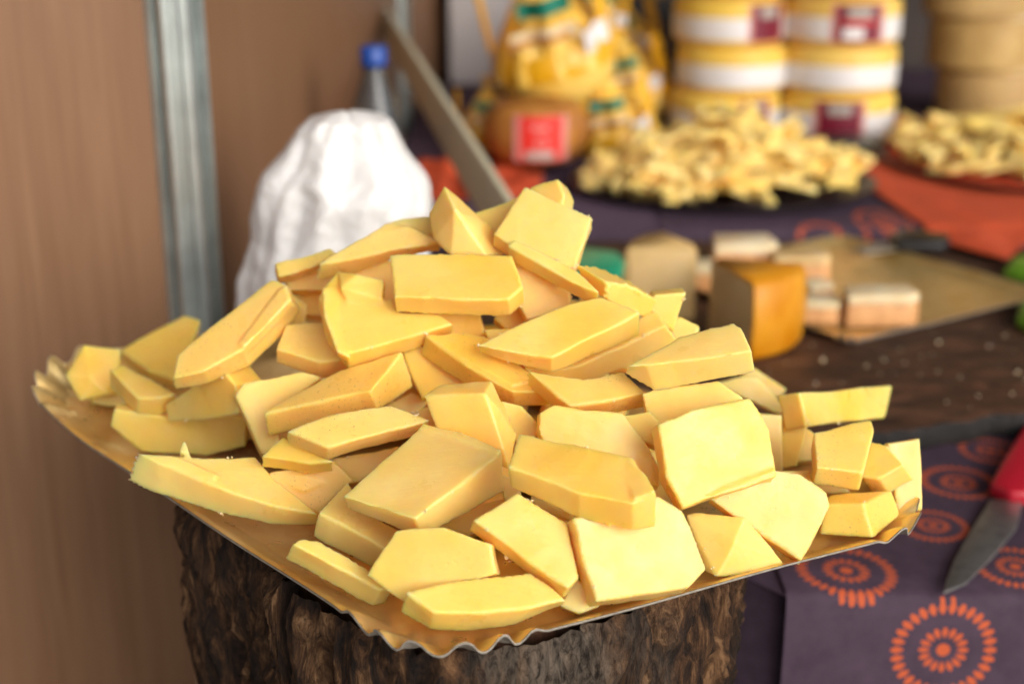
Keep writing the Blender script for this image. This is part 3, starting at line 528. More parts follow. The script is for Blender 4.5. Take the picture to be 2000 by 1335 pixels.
# ------------------------------------------------------------------ stump with bark
def stump_r(a):
    c = Vector((-.033, .757)); u = Vector((math.cos(a), math.sin(a))); r_ = .172; acc = math.exp(-r_*90)
    F2, L2, R2 = (Vector((q.x, q.y)) for q in (onz(822, 1298, .010), onz(8, 710, .028), onz(1893, 1002, .010)))
    for A, B in ((F2, L2), (F2, R2)):
        d = (B-A).normalized(); nn = Vector((-d.y, d.x))
        if nn.dot(c-A) > 0: nn = -nn
        dist = (A-c).dot(nn)-.007
        k = u.dot(nn)
        if k > .05: acc += math.exp(-min(dist/k, .6)*90)
    return -math.log(acc)/90
def stump():
    e = empty('tree_stump', (-.033, .757, -.45)); tag(e, 'upright log with craggy dark brown bark carrying the gold cheese tray', 'stump')
    n_, m = 560, 150; rad = .160
    v = []; f = []
    for i in range(n_):
        a = 2*math.pi*i/n_
        for k in range(m+1):
            z = .446*k/m
            P_ = Vector((math.cos(a)*1.0, math.sin(a)*1.0, z*3))
            d = .010*noise.noise(P_*1.8)
            q = Vector((math.cos(a)*rad, math.sin(a)*rad, z*.42))
            wv = q + Vector((noise.noise(q*30), noise.noise(q*30+Vector((9, 0, 0))), noise.noise(q*30+Vector((0, 9, 0)))))*.02
            rg = 1-abs(noise.noise(wv*46))*2.0
            rg2 = 1-abs(noise.noise(wv*120+Vector((4, 4, 4))))*2.0
            d += .0085*rg + .003*rg2 + .0016*noise.noise(q*420)
            d += .006*max(0, noise.noise(q*16))
            topf = min(1.0, (m-k)/4.0)
            r_ = stump_r(a)+.004*(1-z/.446)+(d-.012)
            r_ -= .006*(1-topf)
            v.append((r_*math.cos(a), r_*math.sin(a), z))
    for i in range(n_):
        j = (i+1) % n_
        for k in range(m): f.append((i*(m+1)+k, j*(m+1)+k, j*(m+1)+k+1, i*(m+1)+k+1))
    meshobj('bark', v, f, M['bark'], e, smooth=True)
    ct = [(math.cos(2*math.pi*i/90)*(stump_r(2*math.pi*i/90)-.016), math.sin(2*math.pi*i/90)*(stump_r(2*math.pi*i/90)-.016)) for i in range(90)]
    prism('cut_top', ct, .40, .4435, M['board'], e)
stump()

# ------------------------------------------------------------------ gold tray
def poly_round(corners, r, seg):
    out = []   # (point, outward normal, corner closeness, arclength)
    n_ = len(corners)
    for i in range(n_):
        p0, p1, p2 = corners[i-1], corners[i], corners[(i+1) % n_]
        a = (p0-p1).normalized(); b = (p2-p1).normalized()
        th = a.angle(b); t = r/math.tan(th/2); bis = (a+b).normalized(); c = p1+bis*(r/math.sin(th/2))
        s_ = p1+a*t; e_ = p1+b*t
        a0 = math.atan2((s_-c).y, (s_-c).x); a1 = math.atan2((e_-c).y, (e_-c).x)
        while a1 < a0: a1 += 2*math.pi
        if a1-a0 > math.pi: a1 -= 2*math.pi
        for k in range(seg+1):
            q = a0+(a1-a0)*k/seg; nn = Vector((math.cos(q), math.sin(q)))
            out.append((c+nn*r, nn, i))
        # straight to the next corner
        p3 = corners[(i+2) % n_]
        a2 = (p1-p2).normalized(); b2 = (p3-p2).normalized(); th2 = a2.angle(b2); t2 = r/math.tan(th2/2)
        s2 = p2+a2*t2; L = (s2-e_).length; k_ = max(2, int(L/.0025))
        nn = Vector((b.y, -b.x)); 
        if nn.dot(bis) > 0: nn = -nn
        for k in range(1, k_): out.append((e_.lerp(s2, k/k_), nn, None))
    return out
def tray(name, corners, zb, lift=None, rimw=.021, rimh=.0115, r=.046, label='', flute=.0044, zone=.070, wl=.0205, edge_bow=0.0):
    cs = [Vector(c[:2]) for c in corners]
    cen = sum(cs, Vector((0, 0)))/4
    o_ = poly_round(cs, r, 26); n_ = len(o_)
    e = empty(name, (cen.x, cen.y, zb))
    s_ = 0; rows = 9; V = []; 
    for i, (p_, nn, cid) in enumerate(o_):
        if i: s_ += (p_-o_[i-1][0]).length
        dc = min((p_-c).length for c in cs)
        am = max(0, min(1, (zone-dc)/.018)); am = am*am*(3-2*am)
        ph = math.sin(2*math.pi*s_/wl + .6*math.sin(s_*90)); ph = math.copysign(abs(ph)**.85, ph)
        wav = .0006*math.sin(s_*35)+.0007*math.sin(s_*13+1)
        for k in range(rows):
            t = k/(rows-1)
            ins = rimw*(1-t)
            hh = rimh*(t**1.25) if t < .8 else rimh*(.8**1.25)+rimh*(t-.8)*.55
            z = hh + am*flute*ph*t**.7 + wav*t
            q = p_-nn*ins + nn*(am*flute*.35*ph*t)
            V.append(Vector((q.x-cen.x, q.y-cen.y, z+(lift(q) if lift else 0))))
    F = []
    for i in range(n_):
        j = (i+1) % n_
        for k in range(rows-1): F.append((i*rows+k, j*rows+k, j*rows+k+1, i*rows+k+1))
    # floor as rings shrinking to the middle
    prev = [i*rows for i in range(n_)]
    for sc in (.93, .82, .68, .5, .25):
        cur = []
        for i in range(n_):
            b_ = V[i*rows]; q = Vector((b_.x*sc, b_.y*sc)); wq = Vector((q.x+cen.x, q.y+cen.y))
            V.append(Vector((q.x, q.y, (lift(wq) if lift else 0)))); cur.append(len(V)-1)
        for i in range(n_):
            j = (i+1) % n_; F.append((prev[i], prev[j], cur[j], cur[i]))
        prev = cur
    V.append(Vector((0, 0, 0)))
    for i in range(n_): F.append((prev[i], prev[(i+1) % n_], len(V)-1))
    meshobj('gold_surface', V, F, M['gold'], e, smooth=True)
    # card body: edge lip + underside
    V2 = []; F2 = []
    for i in range(n_):
        for k in range(rows):
            q = V[i*rows+k]; V2.append(q+Vector((0, 0, -.0011)))
        top = V[i*rows+rows-1]; nn = o_[i][1]
        V2.append(top+Vector((nn.x*.0006, nn.y*.0006, -.0011))); V2.append(top+Vector((nn.x*.0006, nn.y*.0006, .0001)))
    m = rows+2
    for i in range(n_):
        j = (i+1) % n_
        for k in range(m-1): F2.append((i*m+k, i*m+k+1, j*m+k+1, j*m+k))
    prev = [i*m for i in range(n_)]; cidx = len(V2); V2.append(Vector((0, 0, -.0011)))
    base = [V[i*rows] for i in range(n_)]
    for sc in (.82, .5):
        cur = []
        for i in range(n_):
            b_ = base[i]; q = Vector((b_.x*sc, b_.y*sc)); wq = Vector((q.x+cen.x, q.y+cen.y))
            V2.append(Vector((q.x, q.y, (lift(wq) if lift else 0)-.0011))); cur.append(len(V2)-1)
        for i in range(n_): F2.append((prev[i], prev[(i+1) % n_], cur[(i+1) % n_], cur[i]))
        prev = cur
    for i in range(n_): F2.append((prev[i], prev[(i+1) % n_], cidx))
    meshobj('card_edge', V2, F2, M['card'], e, smooth=True)
    tag(e, label, 'tray')
    return e
Fc, Lc, Rc = onz(822, 1298, .010), onz(8, 710, .028), onz(1893, 1002, .010)
Bc = Lc+Rc-Fc
def lift(q):
    a = Vector((Rc.x-Fc.x, Rc.y-Fc.y)); b = Vector((Lc.x-Fc.x, Lc.y-Fc.y)); d = Vector((q.x-Fc.x, q.y-Fc.y))
    det = a.x*b.y-a.y*b.x; u = (d.x*b.y-d.y*b.x)/det; v = (a.x*d.y-a.y*d.x)/det
    t = max(0, min(1, (v-.72)/.28))
    return .018*t*t*max(0, min(1, 1.15-u))
tray('gold_tray', [Fc, Rc, Bc, Lc], 0.0, lift, label='gold foil card tray with fluted corners under the big heap of cheese')

# ------------------------------------------------------------------ the heap of cheese
def earclip(P):
    n_ = len(P); ar = sum(P[i][0]*P[(i+1) % n_][1]-P[(i+1) % n_][0]*P[i][1] for i in range(n_))
    idx = list(range(n_)); tri = []
    if ar < 0: idx.reverse()
    cr = lambda a, b, c: (b[0]-a[0])*(c[1]-a[1])-(b[1]-a[1])*(c[0]-a[0])
    g_ = 0
    while len(idx) > 3 and g_ < 300:
        g_ += 1; ok = False
        for k in range(len(idx)):
            i, j, l = idx[k-1], idx[k], idx[(k+1) % len(idx)]
            a, b, c = P[i], P[j], P[l]
            if cr(a, b, c) <= 1e-9: continue
            if any(cr(a, b, P[m]) >= 0 and cr(b, c, P[m]) >= 0 and cr(c, a, P[m]) >= 0 for m in idx if m not in (i, j, l)): continue
            tri.append((i, j, l)); idx.pop(k); ok = True; break
        if not ok: break
    tri.append(tuple(idx[:3])); return tri
TEX = {}
def tex(name, size, depth=2):
    if name not in TEX:
        t = bpy.data.textures.new(name, 'CLOUDS'); t.noise_scale = size; t.noise_depth = depth; TEX[name] = t
    return TEX[name]
def soften(o, vox=.001, s1=.0024, s2=.0002):
    r_ = o.modifiers.new('remesh', 'REMESH'); r_.mode = 'VOXEL'; r_.voxel_size = vox; r_.use_smooth_shade = True
    s_ = o.modifiers.new('smooth', 'SMOOTH'); s_.factor = .4; s_.iterations = 1
    for nm, sz, st in (('undulation', .034, s1), ('grain', .0045, s2)):
        d = o.modifiers.new(nm, 'DISPLACE'); d.texture = tex(nm, sz); d.texture_coords = 'GLOBAL'; d.strength = st; d.mid_level = .5
def blob(V, F, c, r, rng):
    base = len(V)
    for q in ((1,0,0),(-1,0,0),(0,1,0),(0,-1,0),(0,0,1),(0,0,-1)):
        V.append(Vector(c)+Vector(q)*r*rng.uniform(.6, 1.3))
    for a, b, d in ((0,2,4),(2,1,4),(1,3,4),(3,0,4),(2,0,5),(1,2,5),(3,1,5),(0,3,5)): F.append((base+a, base+b, base+d))
SPECK = {'T32', 'T34', 'T45', 'T4', 'T17b', 'T50', 'T42', 'T22', 'T6', 'T5', 'T36', 'T19', 'T41'}
RAG = {'T10': 60, 'T28': 10, 'T24': 10, 'T31': 6, 'T37': 8, 'T57': 5, 'T55': 6, 'T3b': 6, 'T25': 8, 'T34': 5, 'T50': 4, 'T13': 5, 'T7': 3, 'T1': 4, 'T21': 4, 'T22': 6, 'T9': 5, 'T8': 5, 'T36': 3, 'T19': 5, 'T38': 4, 'T39': 5, 'T29': 5, 'T23a': 5}
T0 = .015
EDGE_PTS = []
EXTRA = {   # ridges, ledges and torn lumps standing proud of a piece's face (mm)
 'T8': [([(661,531),(702,544),(750,551),(747,588),(712,600),(684,604),(668,570)], [1,6,3,2,-2,-2,5]), ([(632,566),(660,560),(668,640),(684,700),(660,690),(634,620)], [3,0,0,1,3,3.5])],
 'T30': [([(827,830),(905,850),(979,882),(974,892),(898,864),(818,840)], 1.7)],
 'T42': [([(516,606),(545,568),(560,561),(570,588),(520,640),(478,680),(466,672)], [0,1.5,2.2,2,2,2,1])],
 'T31': [], 'T28': [([(1228,896),(1262,930),(1282,966),(1238,978),(1222,930)], [.5,2.5,3,2,0])],
 'T37': [([(350,884),(356,866),(363,866),(372,888)], [1,2,2,1]), ([(300,887),(350,896),(425,930),(418,940),(330,908)], [.5,1.8,1.5,1,.5])],
 'T4': [([(735,452),(800,443),(846,466),(864,474),(790,472)], [0,1.5,2,1.5,0])],
 'T24': [([(1400,955),(1515,915),(1517,932),(1436,957),(1380,975)], [0,1.6,1.2,1.5,.8])],
 'T29': [([(1240,880),(1275,900),(1284,945),(1262,935)], [0,2.2,1.5,1])],
 'T36': [([(540,930),(600,925),(640,945),(590,960)], [0,1.2,0,1])],
 'T45': [([(838,660),(930,662),(1030,745),(1000,755),(900,700)], [0,.8,1,1.6,1])],
}
def cheese(pc):
    key, kind, pts, off, tmm, lab = pc; D = DEPTH[key]; rng = random.Random(key)
    if kind == 'P':
        gx = sum(q[0] for q in pts)/len(pts); gy = sum(q[1] for q in pts)/len(pts)
        pts = [(gx+(q[0]-gx)*1.022, gy+(q[1]-gy)*1.022) for q in pts]     # makes up for what the softened corners lose
        n_ = len(pts); O = off if isinstance(off, list) else [off]*n_
        P2 = []; O2 = []
        for i in range(n_):
            a, b = pts[i], pts[(i+1) % n_]; L_ = math.hypot(b[0]-a[0], b[1]-a[1]); m_ = max(1, int(L_/26)); bow = rng.uniform(-2.2, 2.2)*min(1, L_/120)
            nx_, ny_ = (-(b[1]-a[1])/L_, (b[0]-a[0])/L_)
            for k in range(m_):
                s_ = k/m_; jj = (bow*math.sin(math.pi*s_)+rng.gauss(0, .5)) if k else 0
                P2.append((a[0]+(b[0]-a[0])*s_+nx_*jj, a[1]+(b[1]-a[1])*s_+ny_*jj))
                oa, ob = O[i], O[(i+1) % n_]; j2 = rng.gauss(0, .5) if k else 0
                O2.append((oa[0]+(ob[0]-oa[0])*s_+nx_*j2, oa[1]+(ob[1]-oa[1])*s_+ny_*j2))
        cc = (sum(q[0] for q in pts)/n_, sum(q[1] for q in pts)/n_); om = (sum(o[0] for o in O)/n_, sum(o[1] for o in O)/n_)
        pts, O = P2, O2; n_ = len(pts)
        ox = om[0]*D/FPX; oy = om[1]*D/FPX
        t = max(tmm/1000. if tmm else T0, math.hypot(ox, oy)/.8)
        Nn = Vector((ox, oy, math.sqrt(t*t-ox*ox-oy*oy)))/t
        Cc = ray(*cc)*D
        Fv = []
        for q in pts:
            r_ = ray(*q); Fv.append(r_*(Nn.dot(Cc)/Nn.dot(r_)))
        Bv = [ray(q[0]+oo[0], q[1]+oo[1])*(fv.z+t*Nn.z) for q, oo, fv in zip(pts, O, Fv)]
        EX = []
        for ep, ez in EXTRA.get(key, []):
            ez = ez if isinstance(ez, list) else [ez]*len(ep); fr = []; bk = []
            for q, dz in zip(ep, ez):
                r_ = ray(*q); w_ = r_*(Nn.dot(Cc)/Nn.dot(r_)); fr.append(w_-Nn*dz/1000.); bk.append(w_+Nn*.006)
            EX.append((fr+bk, earclip(ep), len(ep)))
        V = [c2w(*q) for q in Fv+Bv]; tr = earclip(pts)
        F = list(tr)+[(a+n_, c_+n_, b+n_) for a, b, c_ in tr]
        F += [(i, (i+1) % n_, (i+1) % n_+n_, i+n_) for i in range(n_)]
        edges = [(i, (i+1) % n_) for i in range(n_)]+[(i+n_, (i+1) % n_+n_) for i in range(n_)]
    else:
        V = []; n_ = len(pts); cx = sum(q[0] for q in pts)/n_; cy = sum(q[1] for q in pts)/n_
        for sh, dd in ((1, 0), (.75, tmm/1000.)):
            for x, y, z in pts:
                if dd and z < -3: continue
                V.append(c2w(*(ray(cx+(x-cx)*sh, cy+(y-cy)*sh)*(D+z/1000.+dd))))
        bm = bmesh.new(); vs = [bm.verts.new(q) for q in V]; res = bmesh.ops.convex_hull(bm, input=vs)
        bmesh.ops.delete(bm, geom=[g_ for g_ in res['geom_interior'] if isinstance(g_, bmesh.types.BMVert)], context='VERTS')
        bm.verts.index_update(); V = [v.co.copy() for v in bm.verts]; F = [tuple(v.index for v in fc.verts) for fc in bm.faces]
        edges = [(e_.verts[0].index, e_.verts[1].index) for e_ in bm.edges]; bm.free()
    cen = sum(V, Vector())/len(V)
    bm = bmesh.new(); vs = [bm.verts.new(v) for v in V]
    for fc in F:
        try: bm.faces.new([vs[i] for i in fc])
        except ValueError: pass
    bmesh.ops.recalc_face_normals(bm, faces=bm.faces); bm.verts.index_update()
    F = [tuple(v.index for v in fc.verts) for fc in bm.faces]; V = [v.co.copy() for v in bm.verts]; bm.free()
    if kind == 'P':
        for vv, tt, m_ in EX:
            b0 = len(V); V += [c2w(*q) for q in vv]
            ff = [tuple(reversed(x)) for x in tt]+[(a+m_, b+m_, c_+m_) for a, b, c_ in tt]+[(i, (i+1) % m_, (i+1) % m_+m_, i+m_) for i in range(m_)]
            b2 = bmesh.new(); vs2 = [b2.verts.new(q) for q in V[b0:]]
            for x in ff: b2.faces.new([vs2[i] for i in x])
            bmesh.ops.recalc_face_normals(b2, faces=b2.faces); b2.verts.index_update()
            F += [tuple(v.index+b0 for v in fc.verts) for fc in b2.faces]; b2.free()
    V0 = list(V); EDGE_PTS.extend((V0[a], V0[b], cen, key) for a, b in edges)
    for _ in range(RAG.get(key, 0) if key in ('T10', 'T28', 'T24', 'T3b') else 0):
        a, b = rng.choice(edges if key != 'T10' else edges)
        q = V0[a].lerp(V0[b], rng.random()); blob(V, F, q+(cen-q)*.02+Vector((rng.gauss(0,.0008),rng.gauss(0,.0008),0)), rng.uniform(.0008, .0019), rng)
    nm = 'cheese_wedge' if kind == 'H' else 'cheese_piece'
    me = bpy.data.meshes.new(nm); me.from_pydata([tuple(v-cen) for v in V], [], F); me.update()
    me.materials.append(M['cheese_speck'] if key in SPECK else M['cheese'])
    o = bpy.data.objects.new(nm, me); C.objects.link(o); o.location = cen
    soften(o)
    tag(o, lab, 'cheese', 'cheese pieces heaped on the gold tray')
for pc in PIECES: cheese(pc)
crr = random.Random(77); V = []; F = []
for _ in range(150):      # little crumbs clinging to the cut edges, in clusters
    a, b, cen, key = crr.choice(EDGE_PTS)
    t_ = crr.random()
    for k in range(crr.choice((1, 1, 2, 4, 7))):
        q = a.lerp(b, min(1, max(0, t_+crr.gauss(0, .12))))
        if q.z < .004: continue
        blob(V, F, q+(cen-q)*.015+Vector((crr.gauss(0, .0007), crr.gauss(0, .0007), crr.gauss(0, .0005))), crr.uniform(.0003, .001), crr)
o = meshobj('cheese_crumbs', V, F, M['crumb']); tag(o, 'tiny pale crumbs clinging to the cut edges of the heaped cheese', 'crumbs', None, 'stuff')
for q in FILL:
    x, y, z, rx, ry, rz, sx, sy, sz = q
    o = box('cheese_piece', (x, y, z), (sx, sy, sz), M['cheese']); o.rotation_euler = (rx, ry, rz)
    soften(o, .0022, .002, .0)
    tag(o, 'plain cheese piece buried inside the heap on the gold tray', 'cheese', 'cheese pieces buried inside the heap')

# ------------------------------------------------------------------ white plastic bag behind the heap
def bag():
    y0 = 1.155; Zc = y0*math.cos(PITCH)
    e_c = Vector((-.137, y0, ZT+.003))
    prof = [(.0, 452, 862), (.10, 456, 860), (.25, 462, 856), (.40, 466, 848), (.49, 470, 845), (.57, 482, 842), (.616, 495, 840), (.695, 500, 840), (.78, 508, 838), (.813, 517, 830), (.885, 558, 790), (.948, 583, 768), (.975, 600, 755), (.992, 640, 718), (1.0, 672, 690)]
    ztop = .160; n_ = 300; m = len(prof)
    V = []; F = []; K = 14; rings = []
    for k in range((m-1)*K+1):
        i = min(k//K, m-2); t = (k-i*K)/K
        h_ = prof[i][0]*(1-t)+prof[i+1][0]*t; l_ = prof[i][1]*(1-t)+prof[i+1][1]*t; r_ = prof[i][2]*(1-t)+prof[i+1][2]*t
        rings.append((h_, l_, r_))
    for (h_, l_, r_) in rings:
        z = e_c.z+(ztop-e_c.z)*h_
        Z = y0*math.cos(PITCH)+(CAM_H-z)*math.sin(PITCH)
        xl = (l_-CX)/FPX*Z; xr = (r_-CX)/FPX*Z; cx = (xl+xr)/2; rx = (xr-xl)/2; ry = min(rx*.62, .055)
        for i in range(n_):
            a = 2*math.pi*i/n_
            P_ = Vector((math.cos(a)*1.3, math.sin(a)*1.3, h_*2.4))
            w1 = noise.noise(Vector((math.cos(a)*1.6+1.5*h_, math.sin(a)*1.6, h_*2.6)))
            w2 = abs(noise.noise(Vector((math.cos(a-.5*h_)*6.5, math.sin(a-.5*h_)*6.5, h_*3+5))))
            w3 = abs(noise.noise(Vector((math.cos(a)*14, math.sin(a)*14, h_*9))))
            w4 = noise.noise(P_*2.5)
            q3 = Vector((math.cos(a)*rx, math.sin(a)*ry, z)); rg = lambda f_, o_: 1-2.2*abs(noise.noise(q3*f_+Vector((o_, o_, o_))))
            d = (.007*w1+.0045*rg(13, 3)*(.6+.4*w4)+.0022*rg(31, 7)+.0010*rg(75, 1)+.006*w4)*min(1, rx/.035)
            side = abs(math.cos(a))**2
            V.append((cx+(rx+d*(1-side*.6))*math.cos(a)-e_c.x, (ry+d*1.2)*math.sin(a), z-e_c.z+.003*w1))
    R_ = len(rings)
    for k in range(R_-1):
        for i in range(n_):
            j = (i+1) % n_; F.append((k*n_+i, k*n_+j, (k+1)*n_+j, (k+1)*n_+i))
    F.append(tuple((R_-1)*n_+i for i in range(n_))); F.append(tuple(range(n_)))
    e = empty('plastic_bag', e_c); meshobj('bag_body', V, F, M['bag'], e, smooth=True)
    tag(e, 'crumpled white plastic bag standing behind the heap at the wall', 'bag')
bag()

# ------------------------------------------------------------------ bottle, leaning slat
def bottle():
    e = empty('water_bottle', (-.160, 1.66, ZT+.003)); tag(e, 'clear plastic bottle with a blue screw cap behind the bag', 'bottle')
    lathe('bottle_body', [(.0001, .004), (.026, .0), (.032, .006), (.032, .05), (.030, .055), (.032, .06), (.032, .15), (.031, .17), (.026, .20), (.016, .226), (.0135, .235), (.0135, .25), (.0125, .25), (.0125, .235), (.025, .199), (.0305, .168), (.0305, .01), (.0001, .007)], M['clear'], e, 40, caps=False)
    lathe('cap', [(.0001, .266), (.0135, .266), (.0155, .264), (.0158, .248), (.0158, .243), (.0001, .243)], M['blue'], e, 32, caps=False)
    o = lathe('paper_label', [(.0324, .07), (.0324, .145)], plain('label_paper', (.55, .25, .2), .5, .3, 30), e, 40, caps=False)
bottle()
def slat():
    a = c2w(*(ray(985, 432)*1.42)); b = c2w(*(ray(716, -18)*2.55))
    d = (b-a).normalized(); L = (b-a).length+.10; st = a-d*.02
    side = d.cross(Vector((0, 1, 0))).normalized(); up = side.cross(d).normalized()
    w_, t_ = .041, .012
    V = []
    for q, k in ((0, 1), (L, .72)):
        for sx, sy in ((-1, -1), (1, -1), (1, 1), (-1, 1)): V.append(side*sx*w_/2*k+up*sy*t_/2+d*q)
    f = [(0, 1, 2, 3), (7, 6, 5, 4), (0, 4, 5, 1), (1, 5, 6, 2), (2, 6, 7, 3), (3, 7, 4, 0)]
    o = meshobj('leaning_slat', V, f, M['strip']); o.location = st; bevel(o, .0015)
    tag(o, 'long greyish bamboo slat leaning back against the stall wall', 'slat')
slat()

# ------------------------------------------------------------------ wooden board with wedges, small tray and knives
def board():
    front = [(1150, 852), (1300, 856), (1450, 862), (1560, 852), (1700, 846), (1800, 836), (1880, 822), (1940, 812), (2010, 806), (2120, 800), (2300, 770)]
    pts = [onz(x, y, ZB) for x, y in front]
    out = [Vector((-.06, 1.16, 0))]
    for i in range(len(pts)-1):
        for k in range(6):
            q = pts[i].lerp(pts[i+1], k/6); q.y += .008*noise.noise(Vector((q.x*40, 0, 0)))+.004*noise.noise(Vector((q.x*130, 0, 5))); out.append(q)
    out += [Vector((.72, 1.3, 0)), Vector((.75, 1.55, 0)), Vector((.6, 1.70, 0)), Vector((.1, 1.708, 0)), Vector((-.08, 1.69, 0)), Vector((-.1, 1.4, 0))]
    o = prism('wooden_board', [(q.x, q.y) for q in out], ZT+.0045, ZB, M['board'], None, .003)
    o.data.materials.append(M['edge_bark'])
    for p_ in o.data.polygons:
        if abs(p_.normal.z) < .5: p_.material_index = 1
    tag(o, 'dark live edge wooden board strewn with crumbs right of the heap', 'board')
    rng = random.Random(3); V = []; F = []
    for i in range(45):
        px, py = rng.uniform(1440, 2050), rng.gauss(715, 45)
        if py < 600 or py > 805: continue
        q = onz(px, py, ZB+.0012); r_ = rng.uniform(.0005, .0016)*(1 if rng.random() < .85 else 1.8)
        blob(V, F, q, r_, rng)
    o = meshobj('cheese_crumbs', V, F, M['cream']); tag(o, 'scattered pale crumbs on the dark wooden board', 'crumbs', None, 'stuff')
board()
# cut wedges standing on the board
def wedge(name, label, x, y, r_, ang0, ang1, h_, zb, rind, paste):
    e = empty(name, (x, y, zb)); tag(e, label, 'cheese')
    n_ = 24
    arc = [(r_*math.cos(ang0+(ang1-ang0)*i/n_), r_*math.sin(ang0+(ang1-ang0)*i/n_)) for i in range(n_+1)]
    ins = [(a*.96, b*.96) for a, b in arc]
    o = prism('cut_paste', [(0, 0)]+ins, .001, h_-.002, paste, e, .0015)
    # rind: bulging shell with thin top
    V = []; F = []; P_ = [(.95, .0), (1.0, .006), (1.03, h_*.5), (1.0, h_-.006), (.95, h_), (.1, h_+.0008)]
    for i in range(n_+1):
        a = ang0+(ang1-ang0)*i/n_
        for k, z in P_: V.append((r_*k*math.cos(a), r_*k*math.sin(a), z))
    m = len(P_)
    for i in range(n_):
        for k in range(m-1): F.append((i*m+k, (i+1)*m+k, (i+1)*m+k+1, i*m+k+1))
    o = meshobj('rind', V, F, rind, e, smooth=True); s_ = o.modifiers.new('solid', 'SOLIDIFY'); s_.thickness = .003; s_.offset = -1
    return e
q = onz(1478, 702, ZB)
wedge('cheese_wedge', 'cut cheese wedge with a bright orange rind standing on the dark board', q.x-.037, q.y+.075, .092, R(-72), R(-14), .078, ZB+.001, M['orange_rind'], M['paste'])
q = onz(1345, 628, ZB)
wedge('cheese_wedge', 'tan cheese wedge beside the orange one, with a green handle at its left', q.x+.006, q.y+.0, .072, R(115), R(178), .078, ZB+.001, M['tan'], M['paste'])

# small gold tray on the board
tc = [onz(1668, 662, ZB+.012), onz(2062, 566, ZB+.012), onz(1640, 455, ZB+.012)]
c4 = tc[0]+(tc[2]-tc[1])
tray('gold_tray', [tc[0], tc[1], tc[2], c4], ZB+.0015, None, .015, .009, .02, 'smaller gold card tray of cut cheese blocks on the dark board', .002, .04, .012)
def chunk(px, py, wpx, hmm, rz, label, dep=.03, top='cream'):
    q = onz(px, py, ZB+.003); Z = q.y*math.cos(PITCH)+(CAM_H-ZB)*math.sin(PITCH)
    e = empty('cheese_chunk', (q.x, q.y+dep/2, ZB+.003), rz); tag(e, label, 'cheese', 'cut cheese blocks on the small gold tray')
    wd = wpx*Z/FPX; h_ = hmm/1000
    pts = [(-wd/2, -dep/2), (wd*.35, -dep/2*1.1), (wd/2, -dep*.3), (wd*.46, dep/2), (-wd*.42, dep/2)]
    prism('rind_side', pts, 0, h_*.72, M['peach'], e, .003)
    prism('paste_top', [(a*.985, b*.985) for a, b in pts], h_*.70, h_, M[top], e, .003)
chunk(1722, 640, 150, 34, R(4), 'largest cut cheese block, nearest the front edge of the small tray', .04)
chunk(1608, 636, 78, 24, R(-5), 'small cheese block between the orange wedge and the largest cut block', .035)
chunk(1565, 560, 118, 34, R(3), 'cheese block with a bright yellow top behind the orange wedge', .04, 'paste')
chunk(1598, 600, 60, 24, R(20), 'pinkish cheese block in the middle of the small tray', .03)
chunk(1455, 545, 130, 40, R(2), 'pale topped cheese block at the very back of the small tray', .05)
chunk(1385, 575, 70, 30, R(-8), 'cheese block at the left end of the small tray, by the tan wedge', .04)

def knife(name, label, blade_px, handle_px, zb, hm, th=.012, bm_=.0018):
    qb = [onz(x, y, zb) for x, y in blade_px]; qh = [onz(x, y, zb) for x, y in handle_px]
    c = sum(qb+qh, Vector())/len(qb+qh); e = empty(name, (c.x, c.y, zb)); tag(e, label, 'knife')
    if qb: 
        o = prism('blade', [(q.x-c.x, q.y-c.y) for q in qb], .003, .003+bm_, M['steel'], e, .0004)
    prism('handle', [(q.x-c.x, q.y-c.y) for q in qh], .0005, th, hm, e, .004)
knife('kitchen_knife', 'steel knife with a red handle lying on the purple cloth',
      [(1842, 1168), (1846, 1148), (1862, 1105), (1896, 1045), (1934, 984), (1996, 990), (1985, 1040), (1940, 1095), (1885, 1150)],
      [(1930, 972), (1955, 925), (1990, 868), (2030, 800), (2090, 815), (2050, 900), (2008, 992), (1970, 990)], ZT+.003, M['red'], .014)
knife('cheese_knife', 'knife with a green plastic handle half hidden behind the heap of cheese',
      [(900, 520), (960, 500), (1105, 520), (1105, 550), (980, 560)], [(1095, 512), (1130, 506), (1205, 516), (1222, 535), (1210, 556), (1120, 556), (1095, 545)], ZB+.002, M['green'], .016)
knife('cheese_knife', 'knife with a black handle behind the small gold tray',
      [(1660, 492), (1740, 478), (1760, 492), (1690, 502)], [(1735, 476), (1765, 466), (1850, 476), (1855, 490), (1840, 496), (1750, 494)], ZB+.0105, M['black'], .014)
knife('cheese_knife', 'knife with a dark green handle lying in front of the labelled wheels',
      [(1500, 300), (1560, 290), (1600, 300), (1560, 312)], [(1562, 290), (1575, 282), (1712, 282), (1722, 292), (1712, 304), (1580, 306)], ZR+.003, M['darkgreen'], .018)
# lime green plastic bits at the right edge
for (pp, lab) in (([(1958, 545), (1975, 520), (2060, 508), (2080, 560), (2010, 560)], 'lime green plastic packet behind the small tray at the right edge'),
                  ([(1984, 640), (1990, 610), (2060, 590), (2080, 650), (2020, 660)], 'lime green plastic packet in front of the small tray at the right edge')):
    qs = [onz(x, y, ZB) for x, y in pp]; c = sum(qs, Vector())/len(qs)
    e = empty('lime_packet', (c.x, c.y, ZB+.001)); tag(e, lab, 'packet')
    prism('packet_body', [(q.x-c.x, q.y-c.y) for q in qs], .0, .010, M['lime'], e, .003)
    prism('raised_panel', [((q.x-c.x)*.8, (q.y-c.y)*.8) for q in qs], .0105, .014, M['lime'], e, .002)

